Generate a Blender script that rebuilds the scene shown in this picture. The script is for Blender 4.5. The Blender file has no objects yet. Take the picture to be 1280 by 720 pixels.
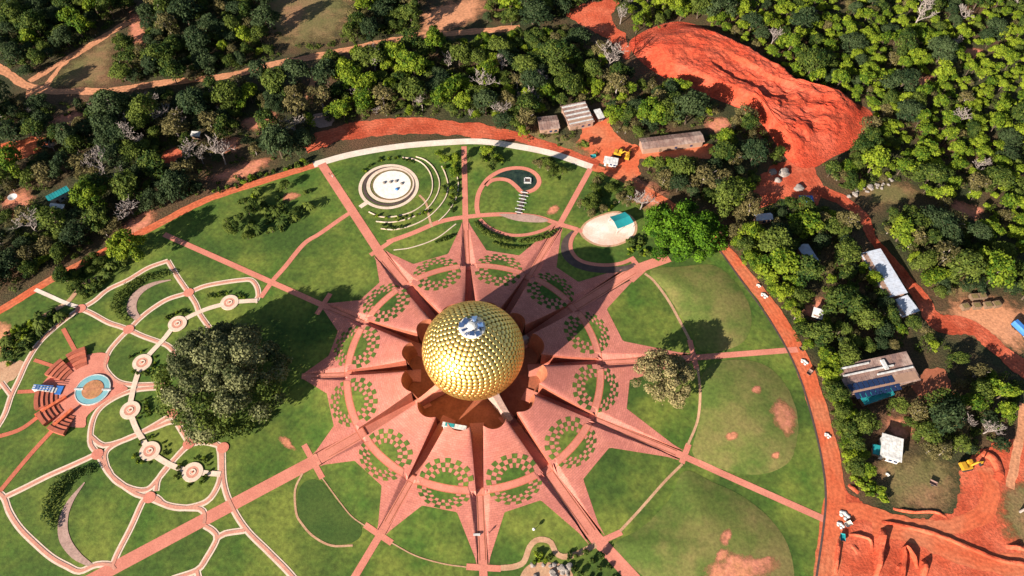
import bpy, bmesh, math, random
from math import sin, cos, tan, pi, radians, hypot, atan2, sqrt
from mathutils import Vector, Matrix, noise
random.seed(7)
scene = bpy.context.scene
COL = scene.collection

# ------------------------------------------------------------------ camera, sky, sun, exposure
PITCH, ROLL, F = 0.600592508, 0.0232391263, 950.0
CAM = Vector((13.2211542, -133.989914, 249.559726))
_f = Vector((0, sin(PITCH), -cos(PITCH))); _r = Vector((1, 0, 0)); _u = _r.cross(_f)
RT = _r * cos(ROLL) + _u * sin(ROLL); UP = -_r * sin(ROLL) + _u * cos(ROLL)
cd = bpy.data.cameras.new('camera'); cam = bpy.data.objects.new('camera', cd); COL.objects.link(cam)
M = Matrix((RT, UP, -_f)).transposed().to_4x4(); M.translation = CAM
cam.matrix_world = M
cd.sensor_fit = 'HORIZONTAL'; cd.sensor_width = 36; cd.lens = 36 * F / 1280
cd.clip_start = 1; cd.clip_end = 5000
scene.camera = cam
SUN_EL, SUN_AZ = radians(22.5), radians(180 + 47)      # azimuth measured from +x towards +y, where the sun stands
SUNV = Vector((cos(SUN_AZ) * cos(SUN_EL), sin(SUN_AZ) * cos(SUN_EL), sin(SUN_EL)))
world = bpy.data.worlds.new('World'); scene.world = world; world.use_nodes = True
wn = world.node_tree.nodes; wl = world.node_tree.links
sky = wn.new('ShaderNodeTexSky'); sky.sky_type = 'NISHITA'; sky.sun_disc = False
sky.sun_elevation = SUN_EL; sky.sun_rotation = pi / 2 - SUN_AZ
wl.new(sky.outputs[0], wn['Background'].inputs[0]); wn['Background'].inputs[1].default_value = 0.050
sd = bpy.data.lights.new('sun', 'SUN'); sd.energy = 5.0; sd.angle = radians(0.5); sd.color = (1.0, 0.92, 0.80)
so = bpy.data.objects.new('sun', sd); COL.objects.link(so)
so.rotation_euler = SUNV.to_track_quat('Z', 'Y').to_euler()
scene.view_settings.view_transform = 'Standard'; scene.view_settings.look = 'None'
scene.view_settings.exposure = 1.25; scene.view_settings.gamma = 1

# ------------------------------------------------------------------ helpers
def at(px, py, z=0.0):
    """point of the photograph (1280x720) carried down to the plane at height z"""
    d = _f + RT * ((px - 640) / F) - UP * ((py - 360) / F)
    return CAM + d * ((z - CAM.z) / d.z)
def W(L): return [at(x, y).to_2d() for x, y in L]

def material(name, c1, c2=None, scale=0.3, rough=0.9, c3=None, scale3=0.05, fine=None, metal=0.0, bump=0.0, spec=0.3, lo=0.35, hi=0.65):
    m = bpy.data.materials.new(name); m.use_nodes = True
    nt = m.node_tree; b = nt.nodes['Principled BSDF']; b.inputs['Roughness'].default_value = rough
    b.inputs['Metallic'].default_value = metal; b.inputs['Specular IOR Level'].default_value = spec
    tc = nt.nodes.new('ShaderNodeTexCoord')
    def nz(s, detail=6):
        n = nt.nodes.new('ShaderNodeTexNoise'); n.inputs['Scale'].default_value = s; n.inputs['Detail'].default_value = detail
        n.inputs['Roughness'].default_value = 0.62
        nt.links.new(tc.outputs['Object'], n.inputs['Vector']); return n.outputs['Fac']
    def rgb(c):
        n = nt.nodes.new('ShaderNodeRGB'); n.outputs[0].default_value = (*c, 1); return n.outputs[0]
    def mix(f, a, c, l=lo, h=hi):
        r = nt.nodes.new('ShaderNodeMapRange'); r.inputs[1].default_value = l; r.inputs[2].default_value = h
        nt.links.new(f, r.inputs[0])
        n = nt.nodes.new('ShaderNodeMix'); n.data_type = 'RGBA'
        nt.links.new(r.outputs[0], n.inputs[0]); nt.links.new(a, n.inputs[6]); nt.links.new(c, n.inputs[7]); return n.outputs[2]
    out = rgb(c1)
    if c2: out = mix(nz(scale), out, rgb(c2))
    if c3: out = mix(nz(scale3, 4), out, rgb(c3), 0.45, 0.62)
    if fine:
        n = nt.nodes.new('ShaderNodeMix'); n.data_type = 'RGBA'; n.blend_type = 'MULTIPLY'; n.inputs[0].default_value = 1
        r = nt.nodes.new('ShaderNodeMapRange'); r.inputs[1].default_value = .3; r.inputs[2].default_value = .7
        r.inputs[3].default_value = 1 - fine[1]; r.inputs[4].default_value = 1 + fine[1]
        nt.links.new(nz(fine[0], 3), r.inputs[0]); nt.links.new(out, n.inputs[6]); nt.links.new(r.outputs[0], n.inputs[7]); out = n.outputs[2]
    nt.links.new(out, b.inputs['Base Color'])
    if bump:
        bp = nt.nodes.new('ShaderNodeBump'); bp.inputs['Strength'].default_value = 1; bp.inputs['Distance'].default_value = bump
        nt.links.new(nz(1.2, 8), bp.inputs['Height']); nt.links.new(bp.outputs[0], b.inputs['Normal'])
    return m

def leaf_material(name, dark, light, var=0.35, trans=0.25):
    """foliage: leaves differ by the vertex attribute 'tint', trees by their own random number"""
    m = bpy.data.materials.new(name); m.use_nodes = True; nt = m.node_tree; nd = nt.nodes; L = nt.links
    b = nd['Principled BSDF']; b.inputs['Roughness'].default_value = 0.75; b.inputs['Specular IOR Level'].default_value = 0.15
    a = nd.new('ShaderNodeAttribute'); a.attribute_name = 'tint'
    oi = nd.new('ShaderNodeObjectInfo')
    mr = nd.new('ShaderNodeMix'); mr.data_type = 'RGBA'; mr.inputs[6].default_value = (*dark, 1); mr.inputs[7].default_value = (*light, 1)
    add = nd.new('ShaderNodeMath'); add.operation = 'MULTIPLY_ADD'; add.inputs[1].default_value = var * 2; add.inputs[2].default_value = -var
    L.new(oi.outputs['Random'], add.inputs[0])
    ad = nd.new('ShaderNodeMath'); ad.operation = 'ADD'; ad.use_clamp = True
    L.new(add.outputs[0], ad.inputs[0]); L.new(a.outputs['Fac'], ad.inputs[1]); L.new(ad.outputs[0], mr.inputs[0])
    L.new(mr.outputs[2], b.inputs['Base Color'])
    t = nd.new('ShaderNodeBsdfTranslucent'); L.new(mr.outputs[2], t.inputs['Color'])
    mx = nd.new('ShaderNodeMixShader'); mx.inputs[0].default_value = trans
    L.new(b.outputs[0], mx.inputs[1]); L.new(t.outputs[0], mx.inputs[2]); L.new(mx.outputs[0], nd['Material Output'].inputs['Surface'])
    return m

def mesh_object(name, verts, faces, mat, parent=None, smooth=False, uvs=None, tints=None, mats=None, mi=None):
    me = bpy.data.meshes.new(name); me.from_pydata([tuple(v) for v in verts], [], faces)
    if uvs:
        uv = me.uv_layers.new(name='UVMap')
        for l in me.loops: uv.data[l.index].uv = uvs[l.vertex_index]
    if tints:
        at_ = me.attributes.new('tint', 'FLOAT', 'POINT'); at_.data.foreach_set('value', tints)
    for mm in (mats or [mat]): me.materials.append(mm)
    if mi: me.polygons.foreach_set('material_index', mi)
    if smooth: me.polygons.foreach_set('use_smooth', [True] * len(me.polygons))
    o = bpy.data.objects.new(name, me); COL.objects.link(o); o.parent = parent
    return o
def thing(name, label, cat, loc=(0, 0, 0), rz=0, group=None):
    o = bpy.data.objects.new(name, None); COL.objects.link(o); o.location = loc; o.rotation_euler = (0, 0, rz)
    o.empty_display_size = .5
    return tag(o, label, cat, group)
def tag(o, label, cat, group=None):
    o['label'] = label; o['category'] = cat
    if group: o['group'] = group
    return o
def struct(o): o['kind'] = 'structure'; return o
def stuff(o): o['kind'] = 'stuff'; return o

class MB:
    """collects shapes into one mesh"""
    def __init__(s): s.v = []; s.f = []; s.m = []
    def add(s, vs, fs, m=0):
        n = len(s.v); s.v += [tuple(v) for v in vs]; s.f += [[i + n for i in f] for f in fs]; s.m += [m] * len(fs); return s
    def box(s, cx, cy, z0, dx, dy, dz, rz=0, m=0):
        c, q = cos(rz), sin(rz); vs = []
        for z in (z0, z0 + dz):
            for a, b in ((-1, -1), (1, -1), (1, 1), (-1, 1)):
                x, y = a * dx / 2, b * dy / 2; vs.append((cx + x * c - y * q, cy + x * q + y * c, z))
        return s.add(vs, [(3, 2, 1, 0), (4, 5, 6, 7), (0, 1, 5, 4), (1, 2, 6, 5), (2, 3, 7, 6), (3, 0, 4, 7)], m)
    def prism(s, poly, z0, z1, m=0):
        n = len(poly); vs = [(p[0], p[1], z0) for p in poly] + [(p[0], p[1], z1) for p in poly]
        return s.add(vs, [list(range(n))[::-1], list(range(n, 2 * n))] + [(i, (i + 1) % n, (i + 1) % n + n, i + n) for i in range(n)], m)
    def tube(s, pts, rads, n=6, m=0, cap=True):
        base = len(s.v); k = len(pts); prev = None
        for i, p in enumerate(pts):
            p = Vector(p); d = (Vector(pts[min(i + 1, k - 1)]) - Vector(pts[max(i - 1, 0)])).normalized()
            a = d.cross(Vector((0, 0, 1)) if abs(d.z) < .95 else Vector((1, 0, 0))).normalized(); b = d.cross(a)
            for j in range(n):
                t = 2 * pi * j / n; s.v.append(tuple(p + (a * cos(t) + b * sin(t)) * rads[i]))
        for i in range(k - 1):
            for j in range(n):
                s.f.append([base + i * n + j, base + i * n + (j + 1) % n, base + (i + 1) * n + (j + 1) % n, base + (i + 1) * n + j]); s.m.append(m)
        if cap:
            s.f.append([base + j for j in range(n)][::-1]); s.f.append([base + (k - 1) * n + j for j in range(n)]); s.m += [m, m]
        return s
    def lathe(s, prof, n=24, cx=0, cy=0, m=0, a0=0, a1=2 * pi):
        full = abs(a1 - a0 - 2 * pi) < 1e-6; cols = n if full else n + 1; base = len(s.v)
        for r, z in prof:
            for j in range(cols):
                t = a0 + (a1 - a0) * j / n; s.v.append((cx + r * cos(t), cy + r * sin(t), z))
        for i in range(len(prof) - 1):
            for j in range(n):
                k = (j + 1) % cols; s.f.append([base + i * cols + j, base + i * cols + k, base + (i + 1) * cols + k, base + (i + 1) * cols + j]); s.m.append(m)
        return s
    def build(s, name, mat, parent=None, smooth=False, mats=None):
        return mesh_object(name, s.v, s.f, mat, parent, smooth, mats=mats, mi=s.m if mats else None)

def catmull(P, closed=False, step=1.2):
    n = len(P); out = []; seg = n if closed else n - 1
    for i in range(seg):
        p0 = P[(i - 1) % n] if closed or i > 0 else P[0] * 2 - P[1]
        p1 = P[i]; p2 = P[(i + 1) % n]
        p3 = P[(i + 2) % n] if closed or i + 2 < n else P[-1] * 2 - P[-2]
        k = max(2, int((p2 - p1).length / step))
        for j in range(k):
            t = j / k
            out.append((0.5 * ((2 * p1) + (p2 - p0) * t + (2 * p0 - 5 * p1 + 4 * p2 - p3) * t * t + (3 * p1 - p0 - 3 * p2 + p3) * t ** 3), i + t))
    if not closed: out.append((P[-1], n - 1))
    return out

# ------------------------------------------------------------------ the mound: twelve petals round the dome, cut by twelve sunken walks
RIB = [radians(a) for a in (95.8, 64.9, 36.9, 4.9, -23.4, -55.2, -85.1, -114.3, -145.2, -175.9, -203.8, -231.9)]
TIP = [70.8, 77.1, 80.7, 82.2, 80.8, 75.7, 71.1, 67.1, 64.6, 62.9, 65.8, 67.4]
NOTCH = [54.5, 56, 57, 57, 56.5, 54.5, 53.5, 53.5, 53.7, 54.3, 54.2, 53.8]       # petal i lies between rib i and rib i+1
WIDE = [1.0, 1.2, 2.0, 1.2, 1.2, 2.0, 1.3, 1.2, 2.0, 1.0, 1.0, 2.0]
RING = 46.5
def angdiff(a, b): return (a - b + pi) % (2 * pi) - pi
def sector(t):
    for i in range(12):
        a, b = RIB[i], RIB[(i + 1) % 12]; w = (a - b) % (2 * pi); k = (a - t) % (2 * pi)
        if k <= w: return i, k / w, k, w - k
    return 11, 0, 0, 0
def wpath(i, r): return WIDE[i] + max(0, (47 - r) / 21) * (2.0 + .15 * WIDE[i] - WIDE[i])
def tip_at(t):
    i, f, _, _ = sector(t); g = f * f * (3 - 2 * f); return TIP[i] * (1 - g) + TIP[(i + 1) % 12] * g
def P(r, t):
    Rt = tip_at(t)
    if r >= 47: return 1.3 * max(0, min(1, (Rt - r) / (Rt - 47)))
    k = (47 - r) / 21; return 1.3 + 3.9 * k * (0.55 + 0.45 * k)
DOMES = []
def rad_poly(L, n=None):
    """centroid and boundary radius by angle of a traced outline that is star-shaped about its centroid"""
    pts = [p for p, _ in catmull(W(L), True, 2.0)]
    A = cx = cy = 0
    for i in range(len(pts)):
        p, q = pts[i], pts[(i + 1) % len(pts)]; k = p.x * q.y - q.x * p.y; A += k; cx += (p.x + q.x) * k; cy += (p.y + q.y) * k
    c = Vector((cx / (3 * A), cy / (3 * A)))
    N = 180; rad = [0] * N
    ang = sorted((atan2(p.y - c.y, p.x - c.x) % (2 * pi), (p - c).length) for p in pts)
    ext = [(ang[-1][0] - 2 * pi, ang[-1][1])] + ang + [(ang[0][0] + 2 * pi, ang[0][1])]
    j = 0
    for k in range(N):
        t = 2 * pi * k / N
        while ext[j + 1][0] < t: j += 1
        a, b = ext[j], ext[j + 1]; u = (t - a[0]) / max(1e-9, b[0] - a[0]); rad[k] = a[1] * (1 - u) + b[1] * u
    return c, rad
def rho(poly, x, y):
    c, rad = poly; k = (atan2(y - c.y, x - c.x) % (2 * pi)) / (2 * pi) * len(rad); i = int(k) % len(rad); u = k - int(k)
    return hypot(x - c.x, y - c.y) / (rad[i] * (1 - u) + rad[(i + 1) % len(rad)] * u)
def dome_h(x, y):
    h = 0
    for poly, H0 in DOMES:
        c, rad = poly
        if abs(x - c.x) < 45 and abs(y - c.y) < 45:
            q = rho(poly, x, y)
            if q < 1: h += H0 * (1 - q * q)
    return h
def Hl(x, y):
    r = hypot(x, y)
    return (P(r, atan2(y, x)) if r < 86 else 0.0) + dome_h(x, y)
def Hv(x, y):
    """lawn and paving height with the sunken walks cut in"""
    r = hypot(x, y)
    if r > 86: return dome_h(x, y)
    t = atan2(y, x); i, f, a, b = sector(t)
    d = min(r * sin(min(a, pi / 2)) - wpath(i, r), r * sin(min(b, pi / 2)) - wpath((i + 1) % 12, r))
    return min(P(r, t) + dome_h(x, y), max(0.0, d * 0.62))
def floor_z(r): return 0.03 if r >= 47 else 0.03 - 3.0 * (47 - r) / 25

LAYER = {}
def lay(base): LAYER[base] = LAYER.get(base, 0) + 1; return base + 0.0014 * LAYER[base]
def ribbon(name, L, width, mat, base=0.03, closed=False, h=Hv, world=False, step=1.2, across=2, ragged=0.0):
    P_ = L if world else W(L); S = catmull(P_, closed, step); off = lay(base); n = len(S); v = []; f = []; uv = []
    s = 0
    for i, (p, t) in enumerate(S):
        a = S[(i - 1) % n if closed or i else 0][0]; b = S[(i + 1) % n if closed or i < n - 1 else n - 1][0]
        d = (b - a).normalized(); nn = Vector((-d.y, d.x))
        if isinstance(width, (list, tuple)):
            k = min(int(t), len(width) - 1); k2 = (k + 1) % len(width) if closed else min(k + 1, len(width) - 1); w = width[k] * (1 - (t - int(t))) + width[k2] * (t - int(t))
        else: w = width
        if ragged: w *= 1 + ragged * (noise.noise(Vector((p.x * .12, p.y * .12, 2))) + .7 * noise.noise(Vector((p.x * .5, p.y * .5, 5)))); p = p + nn * ragged * 1.6 * noise.noise(Vector((p.x * .3, p.y * .3, 9)))
        if i: s += (p - S[i - 1][0]).length
        for j in range(across + 1):
            q = p + nn * w * (j / across - .5); v.append((q.x, q.y, h(q.x, q.y) + off)); uv.append((s, w * (j / across - .5)))
    rows = n if closed else n - 1; c = across + 1
    for i in range(rows):
        for j in range(across):
            a = i * c + j; b = ((i + 1) % n) * c + j; f.append((a, b, b + 1, a + 1)[::-1])
    return struct(mesh_object(name, v, f, mat, uvs=uv))
def patch(name, L, mat, base=0.03, rings=10, h=Hv, grow=1.0, poly=None, smooth=False, off=None, fade=False):
    poly = poly or rad_poly(L); c, rad = poly; off = lay(base) if off is None else off; N = len(rad)
    v = [(c.x, c.y, h(c.x, c.y) + off)]; f = []
    for k in range(1, rings + 1):
        for i in range(N):
            t = 2 * pi * i / N; r = rad[i] * grow * k / rings; x, y = c.x + r * cos(t), c.y + r * sin(t); v.append((x, y, h(x, y) + off))
    for i in range(N):
        f.append((0, 1 + i, 1 + (i + 1) % N))
        for k in range(rings - 1):
            a = 1 + k * N + i; b = 1 + k * N + (i + 1) % N; f.append((a, a + N, b + N, b))
    tn = [0.0] + [grow * k / rings for k in range(1, rings + 1) for i in range(N)] if fade else None
    return struct(mesh_object(name, v, f, mat, smooth=smooth, tints=tn))
def flat(name, L, mat, base=0.02, smooth=True, step=1.0, rough=0):
    """flat sheet over any outline"""
    pts = [p for p, _ in catmull(W(L), True, step)] if smooth else W(L); off = lay(base)
    if rough: pts = [p + Vector((noise.noise(Vector((p.x * .22, p.y * .22, 1))) + .5 * noise.noise(Vector((p.x * .7, p.y * .7, 4))), noise.noise(Vector((p.x * .22, p.y * .22, 8))) + .5 * noise.noise(Vector((p.x * .7, p.y * .7, 6))))) * rough for p in pts]
    bm = bmesh.new(); vs = [bm.verts.new((p.x, p.y, off)) for p in pts]; fc = bm.faces.new(vs); fc.normal_update()
    if fc.normal.z < 0: fc.normal_flip()
    bmesh.ops.triangulate(bm, faces=[fc]); me = bpy.data.meshes.new(name); bm.to_mesh(me); bm.free(); me.materials.append(mat)
    o = bpy.data.objects.new(name, me); COL.objects.link(o); return struct(o)
def circle_px(cx, cy, r, n=16, ry=None):
    c = at(cx, cy).to_2d(); return [c + Vector((r * cos(2 * pi * i / n), (ry or r) * sin(2 * pi * i / n))) for i in range(n)]

# ------------------------------------------------------------------ materials
m_forest = material('forest_floor', (0.024, 0.032, 0.010), (0.060, 0.052, 0.020), 0.06, c3=(0.11, 0.055, 0.028), scale3=0.022, fine=(1.5, .5), bump=.4)
m_dryg = material('dry_grass', (0.19, 0.13, 0.055), (0.12, 0.11, 0.035), 0.08, c3=(0.25, 0.13, 0.065), scale3=0.05, fine=(1.2, .35), bump=.2)
m_lawn = material('lawn', (0.056, 0.110, 0.013), (0.150, 0.175, 0.027), 0.045, c3=(0.042, 0.080, 0.011), scale3=0.028, fine=(0.55, .34), bump=.08, lo=.38, hi=.6)
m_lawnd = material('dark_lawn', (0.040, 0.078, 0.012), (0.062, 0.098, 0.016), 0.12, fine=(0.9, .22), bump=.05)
m_lawnx = material('dry_lawn', (0.120, 0.145, 0.028), (0.210, 0.165, 0.055), 0.055, c3=(0.082, 0.122, 0.020), scale3=0.04, fine=(0.9, .25), bump=.06)
m_red = material('red_earth', (0.46, 0.075, 0.030), (0.54, 0.130, 0.066), 0.10, c3=(0.36, 0.055, 0.022), scale3=0.07, fine=(0.9, .3), bump=.25)
m_mound = material('red_mound_earth', (0.45, 0.044, 0.016), (0.43, 0.070, 0.030), 0.07, c3=(0.50, 0.092, 0.048), scale3=0.05, fine=(0.6, .34), bump=.7)
m_road = material('orange_road', (0.57, 0.128, 0.052), (0.50, 0.095, 0.036), 0.12, c3=(0.50, 0.15, 0.07), scale3=0.05, fine=(0.8, .22), bump=.12)
m_trail = material('pale_trail', (0.58, 0.25, 0.13), (0.46, 0.20, 0.10), 0.1, fine=(0.8, .3), bump=.15)
m_soil = material('bare_soil', (0.46, 0.19, 0.10), (0.36, 0.17, 0.07), 0.3, fine=(0.8, .3), bump=.1)
def mowing(m, rot, amp):
    nt = m.node_tree; b = nt.nodes['Principled BSDF']; src = b.inputs['Base Color'].links[0].from_socket; tc = nt.nodes.new('ShaderNodeTexCoord')
    mp = nt.nodes.new('ShaderNodeMapping'); mp.inputs['Rotation'].default_value = (0, 0, rot); nt.links.new(tc.outputs['Object'], mp.inputs[0])
    w = nt.nodes.new('ShaderNodeTexWave'); w.inputs['Scale'].default_value = .16; w.inputs['Distortion'].default_value = 2.5; w.inputs['Detail'].default_value = 3; w.inputs['Detail Scale'].default_value = .6; nt.links.new(mp.outputs[0], w.inputs['Vector'])
    r = nt.nodes.new('ShaderNodeMapRange'); r.inputs[3].default_value = 1 - amp; r.inputs[4].default_value = 1 + amp; nt.links.new(w.outputs['Fac'], r.inputs[0])
    mx = nt.nodes.new('ShaderNodeMix'); mx.data_type = 'RGBA'; mx.blend_type = 'MULTIPLY'; mx.inputs[0].default_value = 1; nt.links.new(src, mx.inputs[6]); nt.links.new(r.outputs[0], mx.inputs[7]); nt.links.new(mx.outputs[2], b.inputs['Base Color'])
mowing(m_lawn, .5, .035)
def faded(name, src):
    """the same earth, thinning out raggedly towards the rim of its patch"""
    m = src.copy(); m.name = name; nt = m.node_tree; out = nt.nodes['Material Output']; b = nt.nodes['Principled BSDF']
    a = nt.nodes.new('ShaderNodeAttribute'); a.attribute_name = 'tint'; tc = nt.nodes.new('ShaderNodeTexCoord')
    n = nt.nodes.new('ShaderNodeTexNoise'); n.inputs['Scale'].default_value = .22; n.inputs['Detail'].default_value = 8; n.inputs['Roughness'].default_value = .7; nt.links.new(tc.outputs['Object'], n.inputs['Vector'])
    k = nt.nodes.new('ShaderNodeMath'); k.operation = 'MULTIPLY_ADD'; k.inputs[1].default_value = 1.5; nt.links.new(n.outputs['Fac'], k.inputs[0]); nt.links.new(a.outputs['Fac'], k.inputs[2])
    r = nt.nodes.new('ShaderNodeMapRange'); r.inputs[1].default_value = 1.30; r.inputs[2].default_value = 1.78; nt.links.new(k.outputs[0], r.inputs[0])
    t = nt.nodes.new('ShaderNodeBsdfTransparent'); mx = nt.nodes.new('ShaderNodeMixShader')
    nt.links.new(r.outputs[0], mx.inputs[0]); nt.links.new(b.outputs[0], mx.inputs[1]); nt.links.new(t.outputs[0], mx.inputs[2]); nt.links.new(mx.outputs[0], out.inputs['Surface'])
    return m
m_pale_soil = material('pale_soil', (0.58, 0.20, 0.13), (0.44, 0.18, 0.085), 0.3, fine=(0.8, .3), bump=.1)
f_soil = faded('worn_soil', m_pale_soil); f_dry = faded('worn_dry_grass', m_dryg); f_red = faded('worn_red_earth', m_red); f_trail = faded('worn_pale_earth', m_trail); f_road = faded('worn_orange_earth', m_road)
m_pink = material('pink_paving', (0.60, 0.215, 0.150), (0.50, 0.165, 0.115), 0.15, fine=(2.2, .16))
m_pinkd = material('red_paving', (0.50, 0.14, 0.08), (0.44, 0.12, 0.07), 0.2, fine=(2.0, .2))
m_pale_pink = material('pale_pink_paving', (0.58, 0.27, 0.19), (0.48, 0.21, 0.15), 0.2, fine=(2.0, .16))
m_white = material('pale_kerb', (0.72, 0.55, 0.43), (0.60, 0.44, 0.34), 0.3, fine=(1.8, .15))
m_conc = material('pale_concrete', (0.72, 0.62, 0.52), (0.60, 0.48, 0.40), 0.2, fine=(1.2, .12))
m_gravel = material('white_gravel', (0.80, 0.74, 0.68), (0.68, 0.60, 0.54), 0.6, fine=(2.0, .15))
m_beige = material('beige_path', (0.50, 0.30, 0.18), (0.42, 0.22, 0.13), 0.3, fine=(1.5, .2))
m_greyp = material('mauve_gravel', (0.42, 0.27, 0.22), (0.34, 0.21, 0.17), 0.4, fine=(1.5, .2))
m_darkst = material('dark_stone', (0.10, 0.065, 0.055), (0.06, 0.04, 0.038), 0.5, fine=(1.0, .3))
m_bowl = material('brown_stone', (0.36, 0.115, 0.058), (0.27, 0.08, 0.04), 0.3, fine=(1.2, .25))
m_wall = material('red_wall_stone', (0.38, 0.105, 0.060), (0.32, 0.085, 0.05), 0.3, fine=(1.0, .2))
m_water = material('pool_water', (0.16, 0.36, 0.40), (0.22, 0.42, 0.45), 0.3, rough=.12, spec=.5)
m_pond = material('pond_water', (0.010, 0.020, 0.016), (0.035, 0.055, 0.035), 0.5, rough=.15, spec=.5)
m_bark = material('bark', (0.11, 0.075, 0.05), (0.07, 0.05, 0.035), 1.0)
m_pale = material('pale_bark', (0.32, 0.26, 0.235), (0.22, 0.18, 0.16), 0.8)
m_steel = material('white_paint', (0.60, 0.58, 0.56), (0.46, 0.44, 0.42), 0.4, rough=.5, fine=(1, .3))
m_roofw = material('pale_blue_roof', (0.46, 0.49, 0.56), (0.36, 0.39, 0.46), 0.12, rough=.5, c3=(0.40, 0.40, 0.44), scale3=0.3, fine=(.9, .15))
m_rust = material('rusty_roof', (0.24, 0.14, 0.11), (0.16, 0.10, 0.09), 0.4, rough=.7, c3=(0.34, 0.24, 0.20), scale3=.15, fine=(.9, .25))
m_brickw = material('mud_wall', (0.34, 0.20, 0.14), (0.28, 0.17, 0.12), 0.5)
m_teal = material('teal_sheet', (0.02, 0.26, 0.27), (0.015, 0.20, 0.22), 0.3, rough=.5)
m_blue = material('blue_tarpaulin', (0.05, 0.20, 0.55), (0.04, 0.14, 0.40), 0.4, rough=.45)
m_solar = material('solar_glass', (0.012, 0.025, 0.07), (0.02, 0.035, 0.09), 0.8, rough=.15, spec=.6)
m_yellow = material('yellow_paint', (0.50, 0.27, 0.02), (0.40, 0.20, 0.02), 0.8, rough=.4)
m_black = material('black_rubber', (0.02, 0.02, 0.02), (0.03, 0.03, 0.03), 1, rough=.7)
m_rock = material('grey_rock', (0.30, 0.26, 0.235), (0.20, 0.165, 0.145), 0.8, fine=(1.2, .3), bump=.2)
m_crate = material('weathered_wood', (0.24, 0.15, 0.09), (0.14, 0.09, 0.06), 0.7, fine=(1.5, .3))
m_gold = bpy.data.materials.new('gold_leaf'); m_gold.use_nodes = True
_b = m_gold.node_tree.nodes['Principled BSDF']; _b.inputs['Base Color'].default_value = (1.0, 0.72, 0.24, 1); _b.inputs['Metallic'].default_value = 1; _b.inputs['Roughness'].default_value = .40
m_goldd = bpy.data.materials.new('gold_shell'); m_goldd.use_nodes = True
_b = m_goldd.node_tree.nodes['Principled BSDF']; _b.inputs['Base Color'].default_value = (0.50, 0.27, 0.05, 1); _b.inputs['Metallic'].default_value = 1; _b.inputs['Roughness'].default_value = .5
m_mirror = bpy.data.materials.new('mirror_glass'); m_mirror.use_nodes = True
_b = m_mirror.node_tree.nodes['Principled BSDF']; _b.inputs['Base Color'].default_value = (0.62, 0.70, 0.88, 1); _b.inputs['Metallic'].default_value = 1; _b.inputs['Roughness'].default_value = .12

def paving_material(name, c1, c2, joint):
    m = material(name, c1, c2, 0.16, fine=(1.6, .13), c3=(.50, .165, .13), scale3=.05); nt = m.node_tree; b = nt.nodes['Principled BSDF']
    src = b.inputs['Base Color'].links[0].from_socket
    uv = nt.nodes.new('ShaderNodeUVMap'); br = nt.nodes.new('ShaderNodeTexBrick'); br.offset = .5
    br.inputs['Scale'].default_value = 1; br.inputs['Brick Width'].default_value = 1.5; br.inputs['Row Height'].default_value = .75
    br.inputs['Mortar Size'].default_value = .05; br.inputs['Color1'].default_value = (1, 1, 1, 1); br.inputs['Color2'].default_value = (.86, .84, .83, 1); br.inputs['Mortar'].default_value = (joint,) * 3 + (1,)
    nt.links.new(uv.outputs[0], br.inputs['Vector'])
    mx = nt.nodes.new('ShaderNodeMix'); mx.data_type = 'RGBA'; mx.blend_type = 'MULTIPLY'; mx.inputs[0].default_value = 1
    nt.links.new(src, mx.inputs[6]); nt.links.new(br.outputs[0], mx.inputs[7]); nt.links.new(mx.outputs[2], b.inputs['Base Color'])
    return m
def wheel_tracks(m):
    nt = m.node_tree; b = nt.nodes['Principled BSDF']; src = b.inputs['Base Color'].links[0].from_socket
    uv = nt.nodes.new('ShaderNodeUVMap'); sx = nt.nodes.new('ShaderNodeSeparateXYZ'); nt.links.new(uv.outputs[0], sx.inputs[0])
    ns = nt.nodes.new('ShaderNodeTexNoise'); ns.inputs['Scale'].default_value = .25; nt.links.new(uv.outputs[0], ns.inputs['Vector'])
    w = nt.nodes.new('ShaderNodeMath'); w.operation = 'MULTIPLY_ADD'; w.inputs[1].default_value = 3.2; nt.links.new(ns.outputs['Fac'], w.inputs[0]); nt.links.new(sx.outputs[1], w.inputs[2])
    q = nt.nodes.new('ShaderNodeMath'); q.operation = 'MULTIPLY'; q.inputs[1].default_value = 3.9; nt.links.new(w.outputs[0], q.inputs[0])
    c = nt.nodes.new('ShaderNodeMath'); c.operation = 'COSINE'; nt.links.new(q.outputs[0], c.inputs[0])
    r = nt.nodes.new('ShaderNodeMapRange'); r.inputs[1].default_value = -1; r.inputs[2].default_value = 1; r.inputs[3].default_value = .87; r.inputs[4].default_value = 1.06; nt.links.new(c.outputs[0], r.inputs[0])
    mx = nt.nodes.new('ShaderNodeMix'); mx.data_type = 'RGBA'; mx.blend_type = 'MULTIPLY'; mx.inputs[0].default_value = 1; nt.links.new(src, mx.inputs[6]); nt.links.new(r.outputs[0], mx.inputs[7]); nt.links.new(mx.outputs[2], b.inputs['Base Color'])
for m_ in (m_road, m_trail, m_red): wheel_tracks(m_)
m_petal = paving_material('petal_sandstone', (0.62, 0.220, 0.165), (0.53, 0.175, 0.125), .66)

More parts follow.
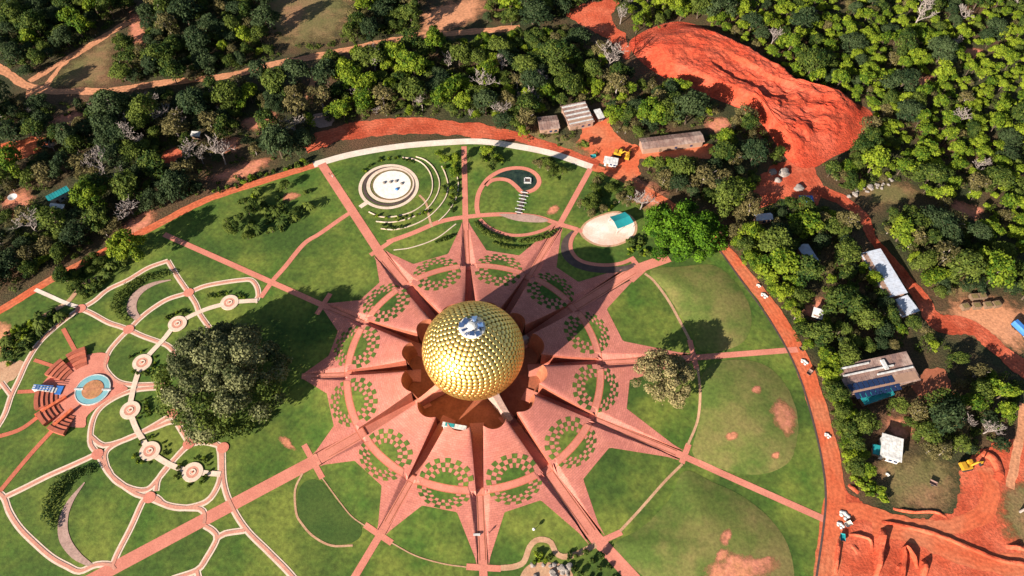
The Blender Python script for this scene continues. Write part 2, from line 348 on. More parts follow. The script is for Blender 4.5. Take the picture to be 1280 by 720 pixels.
# ------------------------------------------------------------------ ground, lawn
DRY1 = [(812, 338), (850, 333), (890, 331), (915, 347), (934, 374), (940, 400), (934, 422), (920, 434), (895, 440), (872, 438), (866, 420), (852, 398), (832, 366)]
DRY2 = [(874, 478), (890, 455), (925, 449), (960, 458), (985, 485), (998, 520), (996, 555), (985, 580), (950, 594), (905, 588), (866, 570), (872, 530)]
DRY3 = [(855, 588), (890, 602), (925, 618), (960, 645), (985, 680), (994, 725), (985, 760), (900, 770), (830, 740), (780, 700), (766, 680), (800, 660), (835, 625)]
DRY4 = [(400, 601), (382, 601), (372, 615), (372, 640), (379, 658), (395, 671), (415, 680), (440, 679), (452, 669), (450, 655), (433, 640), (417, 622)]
for L_, h_ in ((DRY1, 1.7), (DRY2, 2.0), (DRY3, 1.9), (DRY4, .0)): DOMES.append((rad_poly(L_), h_))
EDGE = [(-90, 440), (0, 385), (60, 350), (120, 318), (200, 278), (260, 248), (330, 225), (400, 204), (440, 194), (500, 184), (560, 179), (600, 178), (640, 183), (690, 193), (738, 208), (800, 238), (850, 268), (900, 311), (929, 350), (958, 390), (983, 430), (1003, 475), (1019, 530), (1030, 580), (1034, 620), (1031, 660), (1024, 720), (1010, 800), (700, 880), (200, 900), (-200, 860), (-240, 640), (-180, 520)]
_ew = W(EDGE); _ea = sorted((atan2(p.y, p.x) % (2 * pi), p) for p in [q for q, _ in catmull(_ew, True, 2)])
def edge_r(t):
    t %= 2 * pi; n = len(_ea); lo_, hi_ = 0, n
    while lo_ < hi_:
        m_ = (lo_ + hi_) // 2
        if _ea[m_][0] < t: lo_ = m_ + 1
        else: hi_ = m_
    a, b = _ea[lo_ - 1], _ea[lo_ % n]; w = (b[0] - a[0]) % (2 * pi); u = ((t - a[0]) % (2 * pi)) / w if w > 1e-9 else 0
    return a[1].length * (1 - u) + b[1].length * u
def seg_r(t, A, B):
    """distance from the centre at which the ray at angle t meets the line A-B"""
    d = Vector((cos(t), sin(t))); e = B - A; den = d.x * e.y - d.y * e.x
    return (A.x * e.y - A.y * e.x) / den
def pol(r, t): return Vector((r * cos(t), r * sin(t)))
NOFF = radians(8.3)
def r_out(t):
    i, f, a, b = sector(t); j = (i + 1) % 12; n = NOTCH[i]
    A0 = RIB[i]; B0 = RIB[i] - (a + b)
    da = WIDE[i] / TIP[i]; db = WIDE[j] / TIP[j]
    if a <= da: return TIP[i]
    if b <= db: return TIP[j]
    N1 = pol(n + .3, A0 - NOFF); N2 = pol(n + .3, B0 + NOFF); tt = A0 - a
    if a < NOFF: return seg_r(tt, pol(TIP[i], A0 - da), N1)
    if b < NOFF: return seg_r(tt, N2, pol(TIP[j], B0 + db))
    return seg_r(tt, N1, N2)
def build_ground():
    NA, v, f = 240, [], []
    rows = [46, 60, 75, 90, None, 'e', 1.0, 1.05, 1.15, 1.4, 2, 4, 10]
    R = [lambda e: 46, lambda e: 62, lambda e: 80, lambda e: max(82, e - 6), lambda e: e - .5, lambda e: e + 15, lambda e: e + 40, lambda e: e + 90, lambda e: e + 200, lambda e: e + 500, lambda e: e + 1500]
    for k, fn in enumerate(R):
        for i in range(NA):
            t = 2 * pi * i / NA; r = fn(edge_r(t)); v.append((r * cos(t), r * sin(t), -1.0 if k < 4 else -0.03))
    for k in range(len(R) - 1):
        for i in range(NA):
            a = k * NA + i; b = k * NA + (i + 1) % NA; f.append((a, a + NA, b + NA, b))
    struct(mesh_object('ground', v, f, m_forest))
build_ground()
def build_lawn():
    ang = [2 * pi * i / 960 for i in range(960)]
    for i in range(12):
        for s in (-1, 1):
            ang += [RIB[i] + s * WIDE[i] / TIP[i] * k for k in (1, 1.02)] + [RIB[i] + s * NOFF]
    ang = sorted(a % (2 * pi) for a in ang); v, f = [], []; N = len(ang); K = 56
    for t in ang:
        r0 = r_out(t) - .25; r1 = edge_r(t)
        for k in range(K + 1):
            r = r0 + (r1 - r0) * (k / K) ** 1.4; x, y = r * cos(t), r * sin(t); v.append((x, y, Hl(x, y) + 0.012))
    for i in range(N):
        for k in range(K):
            a = i * (K + 1) + k; b = ((i + 1) % N) * (K + 1) + k; f.append((a, a + 1, b + 1, b))
    struct(mesh_object('lawn', v, f, m_lawn, smooth=True))
build_lawn()
for k_, L_ in enumerate((DRY1, DRY2, DRY3)):
    patch('dry_lawn', L_, m_lawnx, 0.05, 16, grow=.99, poly=DOMES[k_][0], smooth=True)
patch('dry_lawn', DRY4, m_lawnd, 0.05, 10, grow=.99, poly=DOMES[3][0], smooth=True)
for L_ in ([(965, 505), (978, 500), (985, 508), (993, 515), (994, 535), (985, 548), (975, 540), (962, 525)], [(895, 700), (910, 690), (940, 700), (970, 695), (972, 712), (940, 725), (880, 728)],
           [(900, 668), (910, 662), (912, 672), (905, 684), (898, 680)], [(965, 568), (973, 566), (972, 574), (964, 573)], [(905, 545), (918, 543), (920, 550), (908, 552)], [(897, 690), (908, 690), (905, 700), (893, 704)], [(940, 486), (950, 483), (948, 494), (938, 492)],
           [(349, 545), (360, 547), (366, 556), (370, 562), (358, 560), (350, 553)], [(355, 243), (368, 240), (375, 244), (366, 250), (354, 251)], [(685, 262), (695, 256), (700, 260), (693, 268), (684, 267)]):
    patch('bare_soil', L_, f_soil, 0.07, 8, grow=1.25, fade=True)

# ------------------------------------------------------------------ the twelve stone petals, the walks and the dome
PETAL_LOOK = ['between the walk to the ring road and the pond garden path', 'shaded petal facing the crescent lawn and teal canopy', 'half shaded petal beside the broad walk to the big green tree',
              'sunlit petal just before the small olive tree', 'sunlit petal facing the dry lawn of the bare patches', 'sunlit petal between the curved footpath and the broad walk below the dome', 'sunlit petal straight below the dome beside the white slab',
              'sunlit petal facing the plain round lawn', 'petal beside the broad walk nearest the huge banyan', 'petal whose outer tips lie in the banyan shadow', 'petal facing the mown lawn above the banyan shadow', 'sunlit petal facing the circular gravel garden']
def build_petal(i):
    A0 = RIB[i]; j = (i + 1) % 12; wdt = (A0 - RIB[j]) % (2 * pi); mid = A0 - wdt / 2
    root = thing('stone_petal', 'pink sandstone ' + PETAL_LOOK[i] if 'petal' in PETAL_LOOK[i] else 'pink sandstone petal ' + PETAL_LOOK[i], 'stone petal', (0, 0, 0))
    NU, NV = 44, 44; v, f, uv = [], [], []
    us = [-1 + 2 * k / NU for k in range(NU + 1)]
    def edge_ang(r, side):
        k = i if side < 0 else j
        return math.asin(min(1, wpath(k, r) / r))
    def point(u, q):
        # side -1 runs along rib i, +1 along rib j
        r = None; t = mid - u * (wdt / 2 - edge_ang(50, u))
        ro = r_out(t) if abs(u) < 1 else (TIP[i] if u < 0 else TIP[j]) - .2
        ri = 25.0 + 2.1 * (1 - abs(u) ** 2)
        r = ri + (ro - ri) * q
        la = A0 - edge_ang(r, -1); lb = RIB[j] + edge_ang(r, 1); span = (la - lb) % (2 * pi)
        if r < 47: t = la - span * (u + 1) / 2
        z = P(r, t) if r < 47 else Hv(r * cos(t), r * sin(t))
        if r < 47: z -= .55 * abs(u) ** 8 * (47 - r) / 21
        return r, t, z
    qs = [k / NV for k in range(NV + 1)]
    for u in us:
        for q in qs:
            r, t, z = point(u, q); v.append((r * cos(t), r * sin(t), z + .045)); uv.append(((t - mid) * r, r))
    for a in range(NU):
        for b in range(NV):
            k = a * (NV + 1) + b; f.append((k, k + 1, k + NV + 2, k + NV + 1)[::-1])
    mesh_object('paving', v, f, m_petal, root, smooth=False, uvs=uv)
    # walls: along both walks inside the ring, and the inner end
    for side in (0, NU):
        w = MB(); vs = []
        for b in range(NV + 1):
            p = Vector(v[side * (NV + 1) + b]); r = hypot(p.x, p.y); vs += [p, Vector((p.x, p.y, floor_z(r) - .4))]
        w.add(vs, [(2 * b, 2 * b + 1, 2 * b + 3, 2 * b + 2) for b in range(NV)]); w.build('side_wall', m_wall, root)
        k_ = MB()   # coping along the top of the wall
    w = MB(); vs = []
    for a in range(NU + 1):
        p = Vector(v[a * (NV + 1)]); r = hypot(p.x, p.y); d = p.to_2d().normalized()
        for dr, z in ((0, p.z), (.3, p.z - .8), (.9, 2.0), (1.6, -.8), (2.2, -3.6)):
            q = d * (r - dr); vs.append((q.x, q.y, z))
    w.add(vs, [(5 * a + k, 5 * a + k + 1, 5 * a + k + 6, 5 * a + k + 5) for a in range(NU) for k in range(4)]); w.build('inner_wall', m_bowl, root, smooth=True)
    w = MB(); vs = []
    for a in range(NU + 1):
        p = Vector(v[a * (NV + 1) + NV]); vs += [p, Vector((p.x, p.y, p.z - .6))]
    w.add(vs, [(2 * b, 2 * b + 1, 2 * b + 3, 2 * b + 2) for b in range(NU)]); w.build('outer_edge', m_pinkd, root)
    # chequered lawn, one piece on either side of the ring walk
    for inner in (True, False):
        m = MB(); ax, ay = 9.3, (10.0 if inner else 6.9); lim = 1.35
        bands = [(0, .26), (.26, .46)] + [(.46 + .18 * k, .64 + .18 * k) for k in range(3)]; NA = 14
        for kb, (s0, s1) in enumerate(bands):
            for ka in range(NA):
                if kb > 1 and (ka + kb) % 2: continue
                vs = []; n = 3
                for x in range(n + 1):
                    for y in range(n + 1):
                        th = pi * (ka + x / n) / NA; e = s0 + (s1 - s0) * y / n
                        aa, q = ax * e * cos(th), lim + (ay - lim) * e * sin(th)
                        r = RING + (-q if inner else q); t = mid - aa / r
                        vs.append((r * cos(t), r * sin(t), (P(r, t) if r < 47 else Hv(r * cos(t), r * sin(t))) + .11))
                fl = 1 if inner else -1
                m.add(vs, [(x * (n + 1) + y, x * (n + 1) + y + 1, (x + 1) * (n + 1) + y + 1, (x + 1) * (n + 1) + y)[::fl] for x in range(n) for y in range(n)])
        m.build('lawn_tile', m_lawn, root)
for i in range(12): build_petal(i)

def radial(i, r0, r1, width, mat, name='radial_path', base=0.06):
    n = max(2, int((r1 - r0) / 2)); L_ = [pol(r0 + (r1 - r0) * k / n, RIB[i]) for k in range(n + 1)]
    w = [width(r0 + (r1 - r0) * k / n) for k in range(n + 1)] if callable(width) else width
    return ribbon(name, L_, w, mat, base=base, world=True, h=lambda x, y: floor_z(hypot(x, y)) - .03)
for i in range(12):
    radial(i, 20, TIP[i] + .5, lambda r: 2 * wpath(i, r) + .3, m_pink)
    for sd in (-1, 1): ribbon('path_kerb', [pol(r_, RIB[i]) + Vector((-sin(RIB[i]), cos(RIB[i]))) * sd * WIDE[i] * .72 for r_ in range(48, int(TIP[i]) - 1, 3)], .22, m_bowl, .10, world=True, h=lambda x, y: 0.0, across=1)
# ring walk over the petals
_ring = [pol(RING, 2 * pi * k / 240) for k in range(240)]
ribbon('ring_path', _ring, 2.7, m_pinkd, base=.121, closed=True, world=True, across=4, step=.6)
ribbon('ring_path', _ring, 2.1, m_pink, base=.146, closed=True, world=True, across=4, step=.6)
# crater below the dome
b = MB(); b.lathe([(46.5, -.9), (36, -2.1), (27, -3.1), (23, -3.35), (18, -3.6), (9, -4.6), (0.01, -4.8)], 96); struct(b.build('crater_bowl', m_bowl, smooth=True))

def build_dome():
    A, C_, HZ = 18.0, 15.8, 14.4
    root = thing('golden_dome', 'huge gold disc clad globe in the middle of the pink stone petals', 'dome', (0, 0, 0))
    m = MB(); m.lathe([(A * .985 * cos(k), HZ + C_ * .985 * sin(k)) for k in [(-pi / 2 + .02) + (pi - .04) * j / 40 for j in range(41)]], 72); m.build('shell', m_goldd, root, smooth=True)
    d = MB(); rows = 26; rng = random.Random(3)
    for k in range(rows):
        el = -1.0 + (1.42 + 1.0) * k / (rows - 1)
        rr = A * cos(el); n = max(6, int(2 * pi * rr / 1.88)); 
        for j in range(n):
            az = 2 * pi * (j + .5 * (k % 2)) / n
            p = Vector((rr * cos(az), rr * sin(az), HZ + C_ * sin(el)))
            nn = Vector((cos(el) * cos(az) / A, cos(el) * sin(az) / A, sin(el) / C_)).normalized()
            nn = (nn + Vector((rng.uniform(-1, 1), rng.uniform(-1, 1), rng.uniform(-1, 1))) * .05).normalized()
            tx = Vector((-sin(az), cos(az), 0)); ty = nn.cross(tx)
            R = .92; vs = []; q = 12
            for (fr, hz) in ((1.0, .0), (.9, .11), (.55, .165), (.0, .185)):
                if fr == 0: vs.append(p + nn * hz); continue
                for s in range(q):
                    a = 2 * pi * s / q; vs.append(p + (tx * cos(a) + ty * sin(a)) * R * fr + nn * hz)
            fs = [(r * q + s, r * q + (s + 1) % q, (r + 1) * q + (s + 1) % q, (r + 1) * q + s) for r in range(2) for s in range(q)] + [(2 * q + s, 2 * q + (s + 1) % q, 3 * q) for s in range(q)]
            d.add(vs, fs)
    d.build('disc_cladding', m_gold, root, smooth=True)
    # glazed crown with tilted mirror facets
    c = MB(); zt = HZ + C_
    c.lathe([(4.3, zt - 1.0), (4.6, zt - .25), (4.1, zt + .05), (0.01, zt + .22)], 16); cr = c.build('crown_ring', m_steel, root)
    rng = random.Random(5)
    for k in range(11):
        a = 2 * pi * k / 11 + .2; r = 3.0 + .7 * (k % 2)
        g = MB(); x, y = r * cos(a), r * sin(a)
        tl = Vector((rng.uniform(-.8, .8), rng.uniform(-.8, .8), 1)).normalized(); tx = tl.cross(Vector((cos(a), sin(a), 0))).normalized(); ty = tl.cross(tx)
        c0 = Vector((x, y, zt + .62)); s = .85 + .35 * rng.random()
        top = [c0 + tx * s * p + ty * s * q for p, q in ((-1, -.8), (1, -.8), (.8, 1), (-.8, 1))]; bot = [p - Vector((0, 0, .5)) for p in top]
        g.add(top + bot, [(0, 1, 2, 3), (7, 6, 5, 4), (0, 4, 5, 1), (1, 5, 6, 2), (2, 6, 7, 3), (3, 7, 4, 0)]); g.build('mirror_panel', m_mirror, root)
    g = MB(); g.lathe([(1.7, zt + .2), (1.7, zt + .9), (1.1, zt + 1.25), (.01, zt + 1.4)], 14); g.build('skylight', m_steel, root)
    for i in (2, 5, 8, 11):
        p = MB(); a = RIB[i]; n = 10; vs = []
        for k in range(n + 1):
            u = k / n; r = 24.5 - 13.5 * u; z0 = -2.6 + 0.4 * u; z1 = 0.2 + 5.2 * u ** 1.5; w = 1.15 + .5 * u
            tx = Vector((-sin(a), cos(a), 0)); c0 = Vector((r * cos(a), r * sin(a), 0))
            vs += [c0 - tx * w + Vector((0, 0, z0)), c0 + tx * w + Vector((0, 0, z0)), c0 + tx * w * .8 + Vector((0, 0, z1)), c0 - tx * w * .8 + Vector((0, 0, z1))]
        fs = [(4 * k + s, 4 * k + (s + 1) % 4, 4 * k + 4 + (s + 1) % 4, 4 * k + 4 + s) for k in range(n) for s in range(4)] + [(0, 3, 2, 1)]
        p.add(vs, fs); p.build('pillar', m_pink if i == 8 else m_greyp, root)
build_dome()

# ------------------------------------------------------------------ roads, trails and clearings
ROAD = [(-90, 436), (0, 388), (60, 352), (120, 320), (200, 279), (260, 249), (330, 226), (398, 205)]
ribbon('ring_road', ROAD, 3.6, m_road, 0.05, ragged=.1)
ribbon('concrete_path', [(392, 206), (440, 193), (500, 183), (560, 178), (600, 177), (640, 182), (690, 192), (740, 209)], 3.6, m_conc, 0.06)
ribbon('ring_road', [(738, 208), (780, 224), (840, 258), (902, 309), (934, 346), (966, 388), (993, 432), (1011, 475), (1028, 530), (1040, 580), (1044, 620), (1040, 660), (1032, 724), (1020, 790)], [4, 4, 4, 5, 5.5, 6, 6.5, 7, 6.5, 6.5, 7, 8, 8, 8], m_road, 0.05, ragged=.12)
ribbon('road_kerb', [(896, 308), (926, 350), (955, 390), (981, 432), (1001, 476), (1017, 530), (1028, 580), (1032, 620), (1029, 660), (1020, 724)], .7, m_darkst, 0.10)
for L_, w_, m_ in (
    ([(-14, 76), (10, 92), (34, 107), (67, 114), (100, 114), (141, 113), (201, 104), (240, 100), (289, 94), (343, 80), (386, 72), (430, 63), (470, 55), (520, 45), (560, 42), (610, 38), (650, 34)], 4.5, m_trail),
    ([(37, 102), (60, 88), (84, 74), (108, 60), (128, 47), (160, 28)], 4, m_trail), ([(56, 110), (70, 90), (84, 76)], 2.5, m_trail), ([(40, 108), (40, 128)], 5, m_trail),
    ([(380, 184), (420, 168), (470, 160), (520, 157), (560, 160), (600, 164), (650, 172), (700, 188), (748, 206)], [9, 11, 11, 10, 10, 9, 6, 5, 5], m_red),
    ([(386, 130), (390, 105), (396, 90), (410, 82)], 3, m_trail),
    ([(1006, 205), (1024, 236), (1052, 250), (1078, 270), (1092, 300), (1119, 331), (1152, 374), (1172, 402), (1215, 410), (1250, 438), (1295, 474)], [6, 7, 6, 5, 4.5, 4.5, 6, 9, 8, 7, 7], m_red),
    ([(1280, 505), (1276, 540), (1268, 580), (1262, 610)], 3, m_trail),
    ([(1040, 640), (1080, 640), (1120, 652), (1160, 660), (1200, 656), (1230, 640), (1240, 610), (1230, 585)], 5.5, m_road),
    ([(1090, 655), (1150, 668), (1200, 690), (1250, 705), (1300, 712)], 8, m_road)):
    ribbon('dirt_road', L_, w_, m_, 0.05, ragged=.3)
for L_, m_, nm in (
    ([(160, 20), (181, 18), (184, 57), (166, 57)], m_soil, 'dirt_clearing'), ([(-10, 184), (40, 172), (68, 174), (40, 194), (-10, 206)], m_road, 'dirt_clearing'),
    ([(30, 118), (60, 98), (130, 46), (148, 40), (144, 80), (139, 108), (90, 112)], m_dryg, 'dry_meadow'), ([(318, -20), (440, -20), (445, 40), (400, 62), (350, 62), (300, 30)], m_dryg, 'dry_meadow'),
    ([(518, 20), (560, 2), (612, -8), (602, 20), (570, 36), (525, 44)], m_trail, 'dirt_clearing'), ([(706, 15), (735, 4), (772, 0), (764, 25), (782, 45), (786, 75), (764, 52), (735, 35)], m_red, 'dirt_clearing'),
    ([(732, 150), (756, 140), (768, 165), (800, 182), (880, 180), (892, 196), (840, 206), (800, 200), (800, 222), (775, 222), (748, 203), (700, 190), (685, 180), (720, 178)], m_road, 'dirt_yard'),
    ([(640, 160), (690, 165), (730, 175), (740, 200), (700, 190), (640, 178)], m_dryg, 'dry_meadow'),
    ([(780, 225), (810, 225), (835, 245), (820, 262), (790, 255)], m_soil, 'dirt_clearing'),
    ([(960, 212), (1000, 200), (1030, 238), (1010, 262), (980, 250), (945, 262), (940, 245)], m_red, 'dirt_yard'),
    ([(1060, 240), (1100, 226), (1140, 230), (1150, 250), (1110, 258), (1080, 258)], m_dryg, 'dry_meadow'), ([(1150, 330), (1200, 325), (1230, 360), (1190, 380)], m_dryg, 'dry_meadow'),
    ([(1178, 398), (1200, 372), (1250, 370), (1285, 390), (1285, 440), (1245, 432)], m_trail, 'dirt_yard'),
    ([(1142, 470), (1180, 462), (1192, 500), (1176, 505), (1150, 500)], m_bowl, 'dirt_yard'), ([(1172, 500), (1190, 492), (1200, 505), (1182, 512)], m_road, 'dirt_clearing'), ([(1105, 525), (1135, 520), (1145, 540), (1120, 550)], m_soil, 'dirt_clearing'),
    ([(1042, 650), (1048, 606), (1062, 612), (1095, 640), (1150, 648), (1196, 634), (1202, 590), (1238, 558), (1300, 566), (1300, 800), (1030, 800), (1036, 720)], m_red, 'red_earth_ground'),
    ([(1082, 592), (1100, 575), (1150, 563), (1196, 580), (1200, 620), (1180, 640), (1140, 646), (1092, 622)], m_dryg, 'dry_meadow'),
    ([(1245, 640), (1262, 600), (1300, 600), (1300, 690), (1262, 678)], m_dryg, 'dry_meadow'),
    ([(0, 400), (14, 405), (22, 430), (10, 445), (-20, 440), (-20, 400)], m_trail, 'dirt_clearing'), ([(-20, 460), (20, 450), (28, 460), (10, 480), (-20, 490)], m_beige, 'dirt_clearing'),
    ([(255, 225), (300, 205), (340, 196), (330, 212), (290, 228)], m_soil, 'dirt_clearing'), ([(205, 190), (225, 185), (224, 205), (210, 206)], m_red, 'dirt_clearing'), ([(300, 150), (340, 138), (350, 150), (315, 165)], m_soil, 'dirt_clearing'), ([(60, 150), (100, 138), (120, 150), (80, 165)], m_soil, 'dirt_clearing'), ([(150, 285), (185, 262), (200, 268), (170, 295)], m_soil, 'dirt_clearing'), ([(0, 250), (30, 235), (45, 250), (20, 275)], m_soil, 'dirt_clearing'), ([(270, 175), (300, 172), (296, 190), (268, 192)], m_soil, 'dirt_clearing'), ([(880, 150), (905, 146), (915, 160), (890, 166)], m_soil, 'dirt_clearing'), ([(1000, 380), (1030, 372), (1036, 392), (1015, 402)], m_soil, 'dirt_clearing'), ([(1190, 250), (1230, 262), (1220, 275), (1190, 268)], m_soil, 'dirt_clearing'), ([(1140, 100), (1165, 95), (1160, 110)], m_soil, 'dirt_clearing'), ([(1200, 60), (1230, 62), (1220, 75)], m_soil, 'dirt_clearing'), ([(380, 150), (405, 140), (420, 150), (400, 160)], m_greyp, 'dirt_clearing')):
    fm = {m_soil: f_soil, m_dryg: f_dry, m_trail: f_trail}.get(m_) if nm in ('dirt_clearing', 'dry_meadow') else {m_trail: f_trail}.get(m_)
    if fm: patch(nm, L_, fm, 0.02, 10, grow=1.3, fade=True)
    else: flat(nm, L_, m_, 0.02, rough=1.6)
# freshly dug mounds: a big heap with a bench cut into it
MOUND = rad_poly([(786, 55), (800, 42), (820, 33), (845, 27), (870, 31), (900, 43), (932, 60), (962, 79), (990, 97), (1012, 112), (1040, 121), (1075, 131), (1091, 143), (1086, 160), (1066, 184), (1042, 196), (1012, 212), (992, 206), (976, 190), (960, 165), (944, 147), (920, 134), (890, 122), (860, 108), (828, 96), (800, 76)])
def mound_h(x, y):
    q = rho(MOUND, x, y); e = max(0, min(1, (1 - q) / .34)); e = e * e * (3 - 2 * e)
    n = noise.noise(Vector((x * .05, y * .05, 3)))
    h = 6.5 * e * (1 + .25 * n)
    s = (x - MOUND[0].x) * .8 - (y - MOUND[0].y) * .6                # along the heap
    b = max(0, min(1, (q - .28 + .12 * n) / .07)); h -= 2.0 * (1 - b) * (1 if s < 22 else 0)
    h += e * .9 * noise.noise(Vector((x * .16, y * .16, 1))) + .35 * e * noise.noise(Vector((x * .5, y * .5, 7)))
    g = noise.noise(Vector((s * .10, (q * 30) * .5, 2))); h += e * .2 * g + e * (.14 if s < 6 else .5) * (1 - abs(noise.noise(Vector((x * .28, y * .28, 12)))) * 3)
    if s > 18: h += e * 2.3 * (abs(noise.noise(Vector((x * .14, y * .14, 5)))) - .25) * min(1, (s - 18) / 12)
    return h
patch('earth_mound', None, m_mound, 0.03, 46, h=mound_h, poly=MOUND)
def berm(L, w, h, mat):  # ridges added for their cast shadow, mostly standing in for dug trenches
    S = catmull(W(L), False, 1.0); v, f = [], []; n = len(S)
    for i, (p, t) in enumerate(S):
        d = (S[min(i + 1, n - 1)][0] - S[max(i - 1, 0)][0]).normalized(); q = Vector((-d.y, d.x)); e = min(1, i / 3, (n - 1 - i) / 3)
        for k in range(7):
            a = k / 6 * 2 - 1; z = h * e * (1 - abs(a) ** 3) * (1 + .3 * noise.noise(Vector((p.x * .4, p.y * .4, k * .3))))
            r = p + q * a * w * (.36 + .08 * noise.noise(Vector((p.x * .3, p.y * .3, 9)))); v.append((r.x, r.y, -.05 + max(0, z)))
    for i in range(n - 1):
        for k in range(6): f.append((7 * i + k, 7 * i + k + 1, 7 * i + k + 8, 7 * i + k + 7)[::-1])
    struct(mesh_object('shadow_bank', v, f, mat))
for L_, w_, h_ in (([(1095, 722), (1098, 700), (1101, 680), (1104, 660)], 3.2, 2.8), ([(1127, 735), (1130, 700), (1131, 684), (1142, 698), (1147, 712)], 1.8, 1.8), ([(1154, 725), (1155, 705), (1153, 700)], 3, 2.4), ([(1120, 712), (1128, 703)], 1.6, 1.2),
                   ([(1058, 668), (1076, 670), (1088, 676), (1090, 690)], 1.5, 1.0), ([(1064, 680), (1074, 692)], 2.6, 1.4), ([(1044, 720), (1047, 690), (1050, 672)], 2.2, 1.2), ([(1100, 652), (1130, 658), (1170, 668), (1210, 684), (1250, 700), (1290, 706)], 2.4, .9), ([(1116, 636), (1140, 640), (1168, 640), (1186, 648)], 1.6, .7),
                   ([(1256, 683), (1285, 686)], 2.5, 1.6), ([(1060, 606), (1074, 616)], 2.0, 1.2), ([(1225, 565), (1240, 572), (1250, 590), (1245, 602)], 5, 1.0)):
    berm(L_, w_, h_, m_red)

# ------------------------------------------------------------------ straight walks and curved garden paths
def tipat(i, k=0): return pol(TIP[i] - k, RIB[i])
def straight(i, px, w):
    ribbon('radial_path', [tipat(i, 1.5), at(*px).to_2d()], w, m_pink, 0.06, world=True)
straight(0, (580, 183), 2.4); straight(1, (738, 211), 2.4); straight(2, (836, 322), 4.4); straight(3, (997, 437), 2.4); straight(4, (1030, 649), 2.4)
straight(5, (830, 764), 4.4); straight(6, (608, 800), 2.6); straight(7, (390, 810), 2.4); straight(8, (60, 754), 4.4); straight(10, (205, 293), 2.4); straight(11, (402, 205), 3.8)
for a, b in (((396, 393), (413, 367)), ((380, 556), (403, 598)), ((456, 656), (490, 679)), ((583, 708.5), (626, 711)), ((744, 680), (777, 665)), ((862, 425), (871, 462)), ((852, 579), (861, 555)), ((463, 319), (492, 300)), ((789, 352), (806, 336))):
    ribbon('cross_path', [a, b], 2.0, m_pink, 0.07)
ribbon('curved_path', [(484, 303), (517, 291), (551, 277), (585, 271), (628, 268), (669, 271), (695, 279), (722, 287)], 2.2, m_pink, 0.06)
ribbon('curved_path', [(442, 264), (430, 271), (400, 292), (380, 305), (356, 334), (341, 351), (326, 372)], 2.0, m_pink, 0.06)
ribbon('curved_path', [(806, 342), (818, 352), (835, 375), (850, 402), (862, 425)], 1.1, m_beige, 0.06)
ribbon('curved_path', [(872, 460), (875, 490), (872, 525), (860, 556)], .9, m_beige, 0.06)
ribbon('curved_path', [(853, 580), (830, 603), (800, 637), (775, 664)], .9, m_beige, 0.06)
ribbon('curved_path', [(626, 710), (640, 709), (652, 705), (657, 698), (662, 684), (670, 676), (680, 675), (689, 679), (694, 690), (703, 696), (720, 693), (745, 681)], 1.8, m_beige, 0.06)
ribbon('curved_path', [(403, 598), (425, 628), (440, 646), (457, 658)], .4, m_beige, 0.06)
ribbon('curved_path', [(490, 679), (520, 695), (555, 705), (583, 709)], .4, m_beige, 0.06)
ribbon('curved_path', [(378, 592), (369, 612), (370, 640), (376, 653), (391, 670), (414, 682), (441, 682)], .7, m_beige, 0.07)

GP = []
def gpath(L, w=2.2): GP.append((L, w))
gpath([(210, 326), (185, 335), (160, 350), (135, 362), (118, 376), (101, 386)]); gpath([(210, 326), (222, 346), (236, 366)])
gpath([(236, 366), (255, 358), (280, 353), (303, 350), (314, 350), (321, 358), (323, 370), (318, 378)]); gpath([(101, 386), (115, 392), (135, 403), (150, 408), (161, 412)])
gpath([(161, 412), (175, 398), (190, 386), (210, 374), (236, 366)]); gpath([(161, 412), (178, 420), (200, 428), (212, 434), (225, 450)])
gpath([(236, 366), (245, 380), (250, 393), (262, 410)]); gpath([(161, 412), (148, 425), (136, 440), (131, 456), (135, 466), (147, 477), (164, 481), (185, 481), (207, 480)])
gpath([(122, 567), (114, 556), (113, 545), (115, 530), (120, 517), (130, 506), (148, 495), (172, 487), (207, 484)])
gpath([(113, 545), (125, 555), (137, 556), (168, 545), (199, 528), (217, 515), (225, 500)]); gpath([(215, 518), (225, 535), (236, 553)])
gpath([(122, 567), (128, 577), (134, 585), (144, 600), (164, 611), (184, 612), (199, 597), (219, 573), (236, 554)]); gpath([(134, 586), (131, 569), (141, 557), (172, 543), (195, 534), (215, 527), (230, 530)])
gpath([(195, 614), (199, 597), (219, 573), (238, 556), (258, 553), (273, 557), (276, 588), (272, 608), (258, 627), (230, 635), (207, 631), (196, 622), (186, 621)])
gpath([(236, 553), (258, 553), (278, 558)]); gpath([(122, 567), (105, 575), (85, 584), (60, 595), (30, 610), (5, 622)]); gpath([(-20, 590), (-8, 610), (5, 622), (12, 640), (25, 660), (45, 680), (65, 697), (85, 708), (100, 714), (120, 706), (138, 706), (144, 712)])
gpath([(140, 709), (148, 690), (164, 659), (178, 628), (186, 618)]); gpath([(124, 570), (137, 592), (156, 608), (172, 618), (186, 621)]); gpath([(186, 622), (211, 632), (234, 635), (250, 636), (256, 643), (255, 655)])
gpath([(395, 760), (365, 720), (336, 690), (309, 663), (291, 635), (280, 604), (278, 557)]); gpath([(256, 657), (267, 664), (271, 674), (258, 698), (246, 713), (215, 724)]); gpath([(270, 674), (281, 667), (306, 663)]); gpath([(246, 713), (250, 730)])
gpath([(101, 386), (86, 396), (65, 413), (48, 430), (34, 452), (24, 474), (14, 495), (5, 520), (-14, 550)], 2.2); gpath([(2, 478), (14, 494)], 2.0)
for L_, w_ in GP: ribbon('garden_path', L_, w_, m_white, 0.041)
for L_, w_ in GP: ribbon('garden_path', L_, w_ * .45, m_pale_pink, 0.14)
